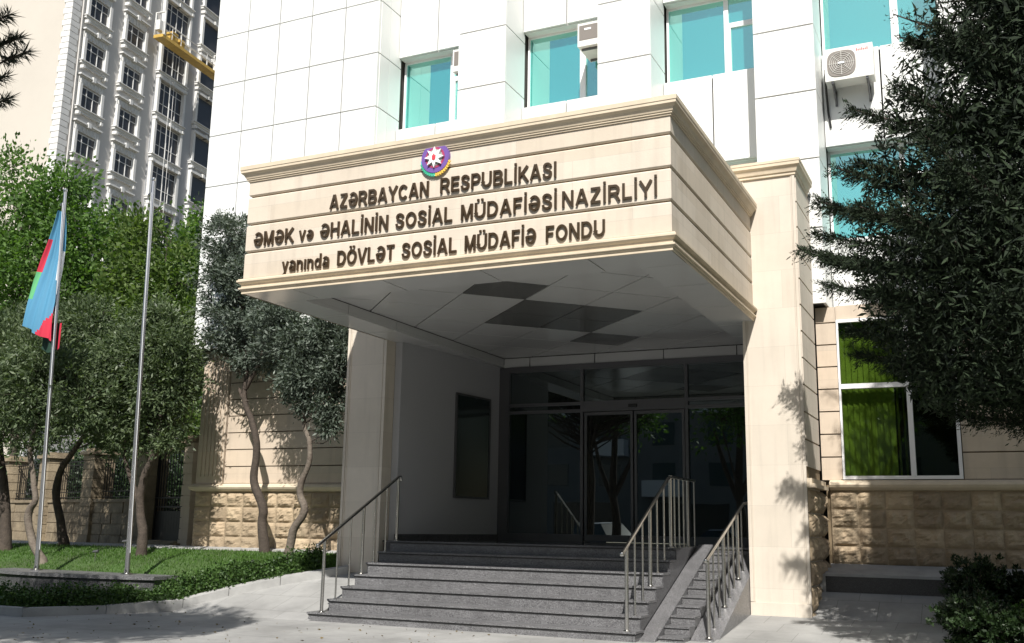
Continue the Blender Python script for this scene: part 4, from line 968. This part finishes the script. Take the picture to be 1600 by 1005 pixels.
far_tree(B1, 'tall bright green tree behind the flag, its top against the cream tower wall', MT['green'], 1300)
far_tree(B2, 'green tree behind the gap between the two flagpoles', MT['green'], 1000)
far_tree(B3, 'yellowish green tree behind the bare flagpole', MT['green_dull'], 1000)
far_tree(B4, 'bright green tree showing beside the white corner of the office building', MT['green'], 900)
far_tree(B5, 'bright green tree at the far left edge beyond the fence', MT['green'], 1100)
far_tree([(-24, 9.5, 4.6, 1.3), (-22.5, 9.2, 5.6, 1.2), (-21, 9.3, 4.4, 1.2), (-25.5, 9.5, 6, 1.3), (-22, 9.3, 7.2, 1.2)], 'low dark tree directly behind the iron fence', MT['green_dull'], 900, (.15, .07))

for k, (x, y, zz, lb_) in enumerate([(-17.2, 5.6, 2.2, 'dark bush behind the iron gate'), (-20.0, 6.8, 2.4, 'dark bush behind the fence panel right of the dark trunk'), (-23.2, 7.9, 2.5, 'dark bush behind the fence panel at the crooked pale trunk'), (-26.8, 9.2, 2.7, 'dark bush behind the leftmost fence panel')]):
    tree('garden_bush', lb_, 'bush', [(x, y, .85), (x + .1, y, 1.4), (x, y, 1.9), (x, y, zz)], (.09, .04), [(x - .9, y, zz - .4, 1.1), (x + .9, y + .1, zz - .3, 1.1), (x, y, zz + .5, 1.2), (x - .3, y - .1, zz - 1.0, .9), (x + 1.6, y + .2, zz + .2, .9), (x - 1.6, y, zz + .1, .9)], 700, 24, .15, (.13, .06), MT['shrub'], group='dark bushes behind the fence', twigs=6)
# ---- the big conifer on the right
def conifer(cx, cy, label):
    t_ = thing('conifer_tree', (cx, cy, .2), label, 'tree')
    tr = MB().tube([(cx, cy, .1), (cx + .03, cy, 3), (cx - .05, cy, 7), (cx, cy, 13.5)], [.26, .21, .15, .03], 12)
    smooth_by_angle(obj('trunk', tr, MT['bark'], t_), 60)
    lb = MB(); C, D = [], []
    tips = [((.30, -1.6, 5.45), 4.6), ((.55, -1.7, 5.62), 4.8), ((.75, -1.9, 5.2), 4.4), ((.80, -2.0, 5.9), 5.0), ((1.42, -2.2, 6.35), 5.6), ((1.72, -2.3, 7.30), 6.3), ((1.85, -2.6, 7.95), 6.9), ((1.80, -2.8, 8.2), 7.2), ((.66, -1.8, 4.85), 4.3), ((1.0, -2.2, 4.1), 3.9), ((1.5, -2.6, 3.55), 3.4), ((2.1, -3.0, 3.2), 3.2), ((2.5, -3.4, 3.0), 3.1), ((2.9, -3.7, 3.0), 3.1), ((1.7, -2.8, 8.9), 8.0), ((.62, -1.7, 5.25), 4.7), ((1.0, -1.5, 3.9), 3.6), ((1.35, -1.5, 4.6), 4.1)]
    bo = [(Vector(tp), hz) for tp, hz in tips]
    for k in range(150):
        hz = 2.7 + 10.3 * (k / 150) ** .95; az = k * 2.39996 + random.uniform(-.3, .3)
        Rm = float(np.interp(hz, [2.7, 3.3, 4.6, 6, 8, 10, 12, 13.4], [2.2, 2.7, 3.0, 2.6, 1.85, 1.4, .8, .25])) * random.uniform(.8, 1.05)
        tip = Vector((cx + math.cos(az) * Rm, cy + math.sin(az) * Rm, hz + Rm * .22 + random.uniform(-.2, .2)))
        if tip.y > .9: tip.y = .9
        bo.append((tip, hz))
    for tip, hz in bo:
        s_ = Vector((cx, cy, hz)); Ln = (tip - s_).length
        mid = (s_ + tip) / 2 + Vector((0, 0, -.10 * Ln))
        pts = [s_ * (1 - a) ** 2 + mid * 2 * a * (1 - a) + tip * a * a for a in np.linspace(0, 1, 7)]
        lb.tube(pts, list(np.linspace(.045, .008, 7)), 5)
        nsp = int(70 + Ln * 120)
        for q in range(nsp):
            a = 1 - (random.random() ** 1.1) * .78
            o = s_ * (1 - a) ** 2 + mid * 2 * a * (1 - a) + tip * a * a
            o = o + Vector((random.gauss(0, .07), random.gauss(0, .07), random.gauss(-.03, .06))) * (1.2 - a)
            ax = (tip - mid).normalized(); side = Vector((random.gauss(0, 1), random.gauss(0, 1), random.gauss(.1, .65)))
            side = (side - ax * side.dot(ax)).normalized()
            dr = (ax * random.uniform(.45, 1.1) + side * random.uniform(.35, 1) + Vector((0, 0, -.12))).normalized()
            sl = random.uniform(.10, .27) * (1.25 - .5 * a) * min(1.2, .6 + Ln * .25)
            n = 13; s2 = side.cross(dr).normalized()
            for j in range(n):
                g_ = (j + .5) / n; sg = random.choice((-1, 1)); sp = (1 - g_ * .7) * .055
                C.append(o + dr * sl * g_ + s2 * sg * random.uniform(.2, 1) * sp + Vector((0, 0, -.05 * g_ * g_ + random.gauss(0, .008)))); D.append(dr + s2 * sg * .7 + Vector((0, 0, random.gauss(0, .25))))
    obj('branches', lb, MT['bark'], t_)
    def light_gap(Cn, Dn):   # opening carved along the sun direction, added so light reaches the green window
        t2 = 1.6 - Cn[:, 1]; X2 = Cn[:, 0] - .36 * t2; Z2 = Cn[:, 2] - 1.15 * t2
        cut = (X2 > -.02) & (X2 < np.where(Z2 > 2.3, 1.32, .72)) & (Z2 > .9) & (Z2 < 4.6) & (RNG.random(len(Cn)) < .9)
        return Cn[~cut], Dn[~cut]
    Ca, Da = light_gap(np.array(C), np.array(D))
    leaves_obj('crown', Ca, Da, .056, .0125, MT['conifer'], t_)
    n = 190000; hz = RNG.uniform(2.9, 12.5, n); az = RNG.uniform(0, 2 * np.pi, n); Rm = np.interp(hz, [2.9, 4, 5, 8, 12.5], [1.9, 2.5, 2.6, 1.7, .35]) * RNG.random(n) ** .6
    Ci = np.stack([cx + np.cos(az) * Rm, cy + np.sin(az) * Rm, hz], 1)
    Ca, Da = light_gap(Ci, RNG.normal(size=(n, 3)))
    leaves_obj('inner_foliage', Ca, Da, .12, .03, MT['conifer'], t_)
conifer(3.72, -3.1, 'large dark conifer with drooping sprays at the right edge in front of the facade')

c2_ = copy_tree(next(o for o in COL.objects if o.name.startswith('conifer_tree')))  # copy added out of view to extend the shade over the bed
c2_.location = (6.4, -7.7, 0); c2_.scale = (.8, .8, .8); c2_.rotation_euler = (0, 0, 2.2)
tag(c2_, 'second conifer added unseen beyond the right edge to shade the planting bed', 'tree')
# ---- pine at the top left edge
PN = thing('pine_tree', (-9.9, -10.3, 0), 'pine with long dark needles reaching in at the top left corner', 'tree')
smooth_by_angle(obj('trunk', MB().tube([(-9.9, -10.3, -.1), (-9.8, -10.3, 3), (-9.9, -10.2, 6), (-9.8, -10.2, 8.4)], [.2, .16, .11, .04], 10), MT['bark'], PN), 60)
lb = MB(); C, D = [], []
twg = [(-6.15, -9.5, 6.32), (-6.02, -9.5, 6.14), (-6.28, -9.5, 5.92), (-6.35, -9.5, 6.62), (-6.45, -9.6, 6.2), (-6.55, -9.5, 5.75), (-6.6, -9.6, 6.5), (-6.7, -9.5, 6.0), (-6.25, -9.45, 5.70), (-6.9, -9.6, 6.3), (-6.8, -9.7, 6.7), (-7, -9.7, 5.8)] + [(-6.5 - .5 * random.random(), -9.6 + random.uniform(-.15, .15), 5.6 + .85 * random.random()) for _ in range(22)]
for k in range(150):
    az = random.uniform(0, 6.28); r = 2.1 * math.sqrt(random.random()); twg.append((-9.9 + math.cos(az) * r * 1.1, -10.4 + math.sin(az) * r, 4.9 + random.random() * 3.2 * (1 - r / 4)))
for k in range(80):
    az = random.uniform(0, 6.28); r = 1.6 * math.sqrt(random.random()); twg.append((-6.7 + math.cos(az) * r, -11.5 + math.sin(az) * r, 6.8 + random.random() * 2))
for tw in twg:
    e = Vector(tw); s_ = Vector((-9.85, -10.3, max(3.6, e.z - 1.0))); lb.tube([s_, (s_ + e) / 2 + Vector((0, 0, -.12)), e], [.035, .022, .008], 5)
    ax = (e - s_).normalized()
    for q in range(170 if e.x > -7.2 else 60):
        b = e - ax * random.uniform(0, .30); d = (ax * .5 + Vector((random.gauss(0, 1), random.gauss(0, 1), random.gauss(0, 1))).normalized()).normalized(); ln = .12
        C.append(b + d * ln * .5); D.append(d)
obj('branches', lb, MT['bark'], PN)
leaves_obj('needles', np.array(C), np.array(D), .15, .012, MT['pine'], PN)
n = 42000; az = RNG.uniform(0, 2 * np.pi, n); rr_ = np.sqrt(RNG.random(n)); c2 = RNG.random(n) < .45
Cx = np.where(c2, -6.7, -10.3) + np.cos(az) * rr_ * np.where(c2, 1.9, 2.2); Cy = np.where(c2, -11.5, -10.2) + np.sin(az) * rr_ * np.where(c2, 1.9, 2.2)
leaves_obj('shade_clumps', np.stack([Cx, Cy, np.where(c2, 7.0, 5.6) + 1.6 * RNG.random(n)], 1), RNG.normal(size=(n, 3)), .2, .045, MT['pine'], PN)  # broad unseen clumps added to thicken the shade cast on the paving

# ---- hedge, shrubs, grass
HP = [(-24, -4.25), (-11.35, -4.18), (-10.95, -3.8), (-9.9, -2.0), (-9.3, -1.4), (-8.75, -.92), (-8.4, -.62)]
seg = [(Vector(a), Vector(b)) for a, b in zip(HP[:-1], HP[1:])]; ln = np.array([(b - a).length for a, b in seg]); pr = ln * np.array([.6, 1, 1, 1, 1, 1]); pr /= pr.sum()
nc = 2800; C, D = [], []
for k in range(nc):
    i = RNG.choice(len(seg), p=pr); a, b = seg[i]; s_ = random.random(); p = a + (b - a) * s_; d = (b - a).normalized(); nn = Vector((-d.y, d.x))
    o = random.uniform(-.26, .26); q = p + nn * o; lump = .75 + .45 * noise.noise((q.x * 1.7, q.y * 1.7, 0))
    zt = H(q.x, q.y) + .1 + (.40 * lump) * (1 - (o / .34) ** 2) * random.uniform(.25, 1.08)
    for j in range(16):
        C.append((q.x + random.gauss(0, .05), q.y + random.gauss(0, .05), zt + random.gauss(0, .045))); D.append((random.gauss(0, 1), random.gauss(0, 1), random.gauss(.5, .7)))
HG = thing('hedge', (-12, -3.6, .1), 'low uneven clipped green hedge along the kerb of the lawn', 'hedge')
leaves_obj('foliage', np.array(C), np.array(D), .05, .032, MT['hedge'], HG)
def bush(x, y, z, rx, ry, rz_, n, label, m=None, per=24):
    t_ = thing('shrub', (x, y, z), label, 'shrub', 'shrubs in the planting bed beside the right hand path')
    sm = MB()
    for k in range(9):
        a = random.uniform(0, 6.28); sm.tube([(x + .05 * math.cos(a), y + .05 * math.sin(a), z - .05), (x + rx * .4 * math.cos(a), y + ry * .4 * math.sin(a), z + rz_ * .8), (x + rx * .7 * math.cos(a), y + ry * .7 * math.sin(a), z + rz_ * 1.5)], [.014, .01, .004], 5)
    obj('stems', sm, MT['bark'], t_)
    c_, d_, _ = crown_pts([(x, y, z + rz_, 1.0)], n, per, .055, .45)
    c_ = (c_ - np.array([x, y, z + rz_])) * np.array([rx, ry, rz_]) + np.array([x, y, z + rz_])
    leaves_obj('foliage', c_, d_ + np.array([0, 0, .4]), .06, .03, m or MT['shrub'], t_)
    return t_
bush(2.25, -.15, .35, .46, .6, .44, 520, 'dark upright shrub at the corner where the path meets the low step')
bush(2.25, -2.0, .1, .46, 1.2, .38, 620, 'dark spreading shrub nearest the camera beside the path')
bush(2.95, .05, .4, .5, .4, .34, 420, 'dark low shrub further along the low wall edging')
bush(3.05, -1.2, .2, .45, .45, .30, 200, 'sunlit leafy shrub near the right edge of the bed', MT['green'])
bush(2.75, -2.6, .1, .5, .6, .33, 240, 'dark shrub in the bottom right corner')
n = 60000; gx = RNG.uniform(-24, -8.0, n); gy = np.array([kerb_y(x) for x in gx]) + .2; gy = gy + RNG.random(n) * (.93 - gy)
ok = gx + 0 < 9; gz = np.interp(gy, [-2.7, -.7, 1.6], [0, .62, .88]) + .1
leaves_obj_ = leaves_obj('grass', np.stack([gx, gy, gz], 1), np.stack([RNG.normal(0, .45, n), RNG.normal(0, .45, n), np.ones(n)], 1), .07, .012, MT['grass'])
tag(leaves_obj_, 'short green grass covering the lawn', 'grass', kind='stuff')
n = 9000; gx = RNG.uniform(2.0, 5, n); gy = RNG.uniform(-4, .5, n); gz = np.array([hr(y) for y in gy]) + .12
o_ = leaves_obj('grass', np.stack([gx, gy, gz], 1), np.stack([RNG.normal(0, .45, n), RNG.normal(0, .45, n), np.ones(n)], 1), .08, .014, MT['grass'])
tag(o_, 'grass in the bed under the conifer', 'grass', kind='stuff')
for x, y, lb_ in ((-13.72, -.85, 'small garden spotlight on a spike in the sunlit lawn'), (-14.3, .45, 'small garden spotlight near the foot of the forked tree')):
    z = hl(y) + .09; t_ = thing('garden_spotlight', (x, y, z), lb_, 'spotlight', 'garden spotlights in the lawn')
    obj('spike', MB().tube([(x, y, z - .05), (x, y, z + .16)], .009, 6), MT['steel'], t_)
    obj('lamp_head', MB().tube([(x - .05, y - .02, z + .18), (x + .05, y + .02, z + .19)], [.022, .035], 10), MT['frame_dark'], t_)

n = 520; fx = RNG.uniform(-13, 3, n); fy_ = RNG.uniform(-8, -2.8, n)
o_ = leaves_obj('fallen_leaves', np.stack([fx, fy_, np.full(n, .012) + RNG.random(n) * .008], 1), np.stack([RNG.normal(size=n), RNG.normal(size=n), np.full(n, .05)], 1), .045, .02, leaf_mat('dry_leaves', (.07, .05, .02), (.20, .15, .06), .1))
tag(o_, 'small dry leaves scattered on the grey paving', 'leaves', kind='stuff')
# ================================================================== TOWER BLOCK
TW = thing('apartment_tower', (-46.03, 23.353, 0), 'tall grey and cream apartment tower with white window surrounds rising behind the trees', 'tower', rz=rad(6.89))
obj('wall', MB().box(-30, -.02, .02, 44, -.1, 52), MT['tower_cream'], TW, local=True)
obj('side_wall', MB().box(-.02, .0, .0, 7.9, -.1, 52), MT['tower_grey'], TW, local=True)
obj('side_wall', MB().box(-.02, .03, 7.9, 44, -.1, 52), MT['tower_dark'], TW, local=True)
qb = MB(); z = 0
k = 0
while z < 50:
    ww = .68 if k % 2 else .58; qb.box(.0, .06, -.06, ww, z + .02, z + .36); qb.box(-.5 - .1 * (k % 2), .0, -.06, .02, z + .02, z + .36); z += .38; k += 1
obj('quoins', qb, MT['tower_white'], TW, local=True)
def tower_window(w_, h_, nl, rows, hood=True, dark=False):
    pane_ = MB().box(0, .03, 0, w_, 0, h_)
    mu = MB()
    if not dark:
        for i in range(1, nl): mu.box(.03, .07, w_ * i / nl - .025, w_ * i / nl + .025, 0, h_)
        for r in rows: mu.box(.03, .062, 0, w_, h_ * r - .02, h_ * r + .02)
        mu.box(.03, .065, 0, .04, 0, h_).box(.03, .065, w_ - .04, w_, 0, h_).box(.03, .066, .04, w_ - .04, h_ - .04, h_).box(.03, .066, .04, w_ - .04, 0, .04)
    su = MB(); s_ = .22
    su.box(.0, .24, -s_, -.01, -.05, h_ + .1).box(.0, .24, w_ + .01, w_ + s_, -.05, h_ + .1)
    su.box(.0, .24, -s_ - .1, w_ + s_ + .1, -.22, -.08).box(.0, .18, -s_, w_ + s_, -.36, -.22).box(.0, .32, -s_ - .14, w_ + s_ + .14, -.08, -.02)
    for q in (-s_ - .02, w_ + s_ - .16): su.box(.0, .34, q, q + .18, -.55, -.36)
    if hood:
        su.box(.0, .12, -s_, w_ + s_, h_ + .1, h_ + .55).box(.0, .3, -s_ - .08, w_ + s_ + .08, h_ + .62, h_ + .72).box(.0, .2, -s_, w_ + s_, h_ + .55, h_ + .62)
        for i in range(7): su.box(.12, .17, -s_ + .1 + i * (w_ + 2 * s_ - .3) / 6, -s_ + .2 + i * (w_ + 2 * s_ - .3) / 6, h_ + .18, h_ + .42 + .06 * (i % 2))
        su.box(.12, .34, w_ / 2 - .12, w_ / 2 + .12, h_ + .5, h_ + .82)
    else:
        su.box(.0, .3, -s_, w_ + s_, h_ + .1, h_ + .28).box(.0, .36, w_ / 2 - .1, w_ / 2 + .1, h_ + .1, h_ + .36)
    def me(n_, b_, m_):
        o = obj(n_, b_, m_); d = o.data; bpy.data.objects.remove(o); return d
    return me('window', pane_, MT['tower_pane']), (me('muntins', mu, MT['tower_white']) if mu.v else None), me('surround', su, MT['tower_white'])
kinds = [(tower_window(1.68, 1.38, 3, [.66]), 1.27, .12), (tower_window(1.76, 1.38, 3, [.66]), 4.65, .12), (tower_window(2.55, 2.3, 4, [.34, .80], False), 8.25, -.36), (tower_window(2.3, 2.0, 1, [], False, True), 12.45, .62)]
for ki, (ms, ys_, dz) in enumerate(kinds):
    for r in range(-5, 6):
        z = 28.87 + 2.98 * r + dz
        xo = 0 if ki < 2 else .03
        w_ = inst('window', ms[0], TW, (xo, ys_, z))
        if ms[1]: inst('muntins', ms[1], w_, (0, 0, 0))
        inst('surround', ms[2], w_, (0, 0, 0))
obj('drainpipe', MB().tube([(.08, .78, 0), (.08, .78, 50)], .05, 6), MT['tower_grey'], TW, local=True)
GD = thing('suspended_platform', (-46.03, 23.353, 0), 'yellow suspended work platform hanging on ropes against the grey tower wall', 'work platform', rz=rad(6.89))
gx0, gx1 = .75, 1.5
obj('deck', MB().box(gx0, gx1, 6.5, 13.35, 33.0, 33.22), MT['yellow'], GD, local=True)
gr = MB()
for x in (gx0 + .03, gx1 - .03):
    for zz in (33.65, 34.1): gr.tube([(x, 6.5, zz), (x, 13.35, zz)], .025, 5)
    for k in range(8): gr.tube([(x, 6.5 + k * .978, 33.2), (x, 6.5 + k * .978, 34.1)], .022, 5)
obj('guard_rail', gr, MT['tower_white'], GD, local=True)
for yy in (6.6, 13.2):
    h_ = MB()
    for x in (gx0, gx1): h_.tube([(x, yy, 33.2), (x, yy, 34.9)], .05, 6)
    h_.tube([(gx0, yy, 34.85), (gx1, yy, 34.85)], .05, 6).box(gx0 + .2, gx1 - .2, yy - .25, yy + .25, 33.5, 34.2)
    obj('hoist_frame', h_, MT['tower_white'], GD, local=True)
obj('tool_boxes', MB().box(gx0 + .1, gx1 - .1, 7.6, 8.2, 33.22, 33.95).box(gx0 + .1, gx1 - .15, 8.5, 9.0, 33.22, 33.85), MT['yellow'], GD, local=True)
obj('ropes', MB().tube([(gx0 + .35, 6.6, 34.8), (gx0 + .2, 6.6, 52)], .02, 4).tube([(gx0 + .35, 13.2, 34.8), (gx0 + .2, 13.2, 52)], .02, 4).tube([(.6, 8.9, 6), (.6, 8.8, 33)], .018, 4).tube([(.6, 9.3, 6), (.6, 9.2, 33)], .018, 4), MT['tower_white'], GD, local=True)

# ================================================================== ACROSS THE STREET (seen in the glass and in the polished letters)
OP = thing('street_building', (-8, -48, 0), 'pale residential block across the street, mirrored in the entrance glass', 'building')
obj('wall', MB().box(-46, 30, -58, -48, 0, 15.5), mat('street_wall', (.20, .21, .21), .8, var=.1, scale=.3), OP)
wp, bp_, sf_ = MB(), MB(), MB()
for i in range(18):
    for fl_ in range(4):
        x = -44 + i * 4.1; z = 4.4 + fl_ * 2.9
        wp.box(x, x + 1.7, -48, -47.96, z, z + 1.6)
        if (i + fl_) % 3 == 0: bp_.box(x - .5, x + 2.3, -47.99, -46.9, z - .75, z + .35)
for i in range(9): sf_.box(-43 + i * 8, -38 + i * 8, -48, -47.95, .6, 3.2)
obj('windows', wp, mat('street_pane', (.05, .08, .09), .15), OP); obj('balconies', bp_, MT['f_white'], OP); obj('shop_fronts', sf_, mat('street_shop', (.03, .04, .045), .15), OP)
def car(x, y, col, label, rz_=0.0, suv=True):
    t_ = thing('parked_car', (x, y, .01), label, 'car', 'cars parked along the street', rz=rz_)
    hh = 1.62 if suv else 1.38
    sec = [(-2.25, .55, .85), (-2.2, .35, .95), (-1.5, .28, 1.02), (1.3, .28, 1.0), (2.1, .32, .85), (2.3, .42, .72)]
    b = MB(); n = len(sec); prof = []
    for xx, z0, z1 in sec:
        for yy, zz in ((-.86, z0), (-.90, (z0 + z1) / 2), (-.84, z1), (.84, z1), (.90, (z0 + z1) / 2), (.86, z0)): prof.append((xx, yy, zz))
    fs = []
    for i in range(n - 1):
        for k in range(6): fs.append((i * 6 + k, i * 6 + (k + 1) % 6, (i + 1) * 6 + (k + 1) % 6, (i + 1) * 6 + k))
    fs += [tuple(range(6)), tuple(range((n - 1) * 6, n * 6))]
    b.add(prof, fs)
    m_ = mat('car_paint', col, .25, spec=.6, coat=.5)
    bo = obj('body', b, m_, t_, local=True)
    cb_ = MB(); cs = [(-2.0 if suv else -1.5, .98, .80), (-1.75 if suv else -.9, hh, .66), (.35, hh, .66), (1.15, .98, .78)]
    cb_.add([(xx, s * yy, zz) for xx, zz, yy in cs for s in (-1, 1)], [(0, 2, 3, 1), (2, 4, 5, 3), (4, 6, 7, 5), (0, 1, 7, 6), (0, 6, 4, 2), (1, 3, 5, 7)])
    obj('cabin_glass', cb_, MT['board'], t_, local=True)
    obj('roof', MB().add([(-1.72 if suv else -.88, -.67, hh + .01), (.36, -.67, hh + .01), (.36, .67, hh + .01), (-1.72 if suv else -.88, .67, hh + .01), (-1.6 if suv else -.8, -.58, hh + .06), (.2, -.58, hh + .06), (.2, .58, hh + .06), (-1.6 if suv else -.8, .58, hh + .06)], [(0, 1, 5, 4), (1, 2, 6, 5), (2, 3, 7, 6), (3, 0, 4, 7), (4, 5, 6, 7), (0, 3, 2, 1)]), m_, t_, local=True)
    for xx in (-1.4, 1.42):
        for s in (-1, 1):
            wh = obj('wheel', MB().extr([(xx + .34 * math.cos(a), s * .72, .34 + .34 * math.sin(a)) for a in [2 * math.pi * k / 20 for k in range(20)]], (0, s * .2, 0)), MT['black'], t_, local=True)
            obj('rim', MB().extr([(xx + .2 * math.cos(a), s * .921, .34 + .2 * math.sin(a)) for a in [2 * math.pi * k / 16 for k in range(16)]], (0, s * .01, 0)), MT['steel'], wh, local=True)
    for s in (-1, 1):
        obj('headlight', MB().box(2.12, 2.27, s * .62 - .16, s * .62 + .16, .66, .80), MT['f_white'], t_, local=True)
        obj('tail_light', MB().box(-2.26, -2.2, s * .68 - .1, s * .68 + .1, .66, .92), MT['red'], t_, local=True)
car(-14.5, -25.0, (.75, .76, .78), 'white estate car parked across the road, mirrored in the left door pane', rad(35))
car(-20.0, -25.5, (.60, .62, .64), 'silver car parked further along the road, mirrored beside the left mullion', rad(30))
car(-8.6, -25.6, (.05, .06, .07), 'dark car parked across the road, mirrored near the ramp handrail', rad(28), False)
car(-2.0, -25.4, (.35, .37, .4), 'grey car parked behind the camera', rad(0), False)
def street_tree(x, y, label, s=1.0, hgt=5.2):
    bl = []
    for k in range(11):
        a = k * 2.4; r = 1.9 * s * math.sqrt((k + .5) / 11); bl.append((x + math.cos(a) * r, y + math.sin(a) * r, hgt + random.uniform(.6, 5.0) * s, random.uniform(1.0, 1.5) * s))
    tr = [(x, y, 0), (x + .1, y, 1.6), (x, y + .1, 3.2), (x + .1, y, hgt + 1)]
    return tree('street_tree', label, 'tree', tr, (.24, .12), bl, 620, 22, .28, (.2, .11), MT['green'], forks=[[(x, y + .05, 2.6), (x - .6, y, 4.0), (x - 1.0, y, 5.6)], [(x + .05, y, 2.9), (x + .8, y + .1, 4.3), (x + 1.2, y, 5.8)]], group='street trees behind the camera')
street_tree(-12.6, -20.6, 'street tree mirrored in the left sliding door')
street_tree(-7.0, -20.4, 'street tree mirrored in the right sliding door', 1.05)
street_tree(-1.4, -20.8, 'street tree mirrored at the right end of the glass front')
street_tree(4.5, -20.5, 'street tree mirrored in the green ground floor window', 1.1)
street_tree(-18.5, -20.7, 'street tree mirrored at the left end of the glass front')
street_tree(10.5, -20.5, 'street tree furthest right behind the camera')
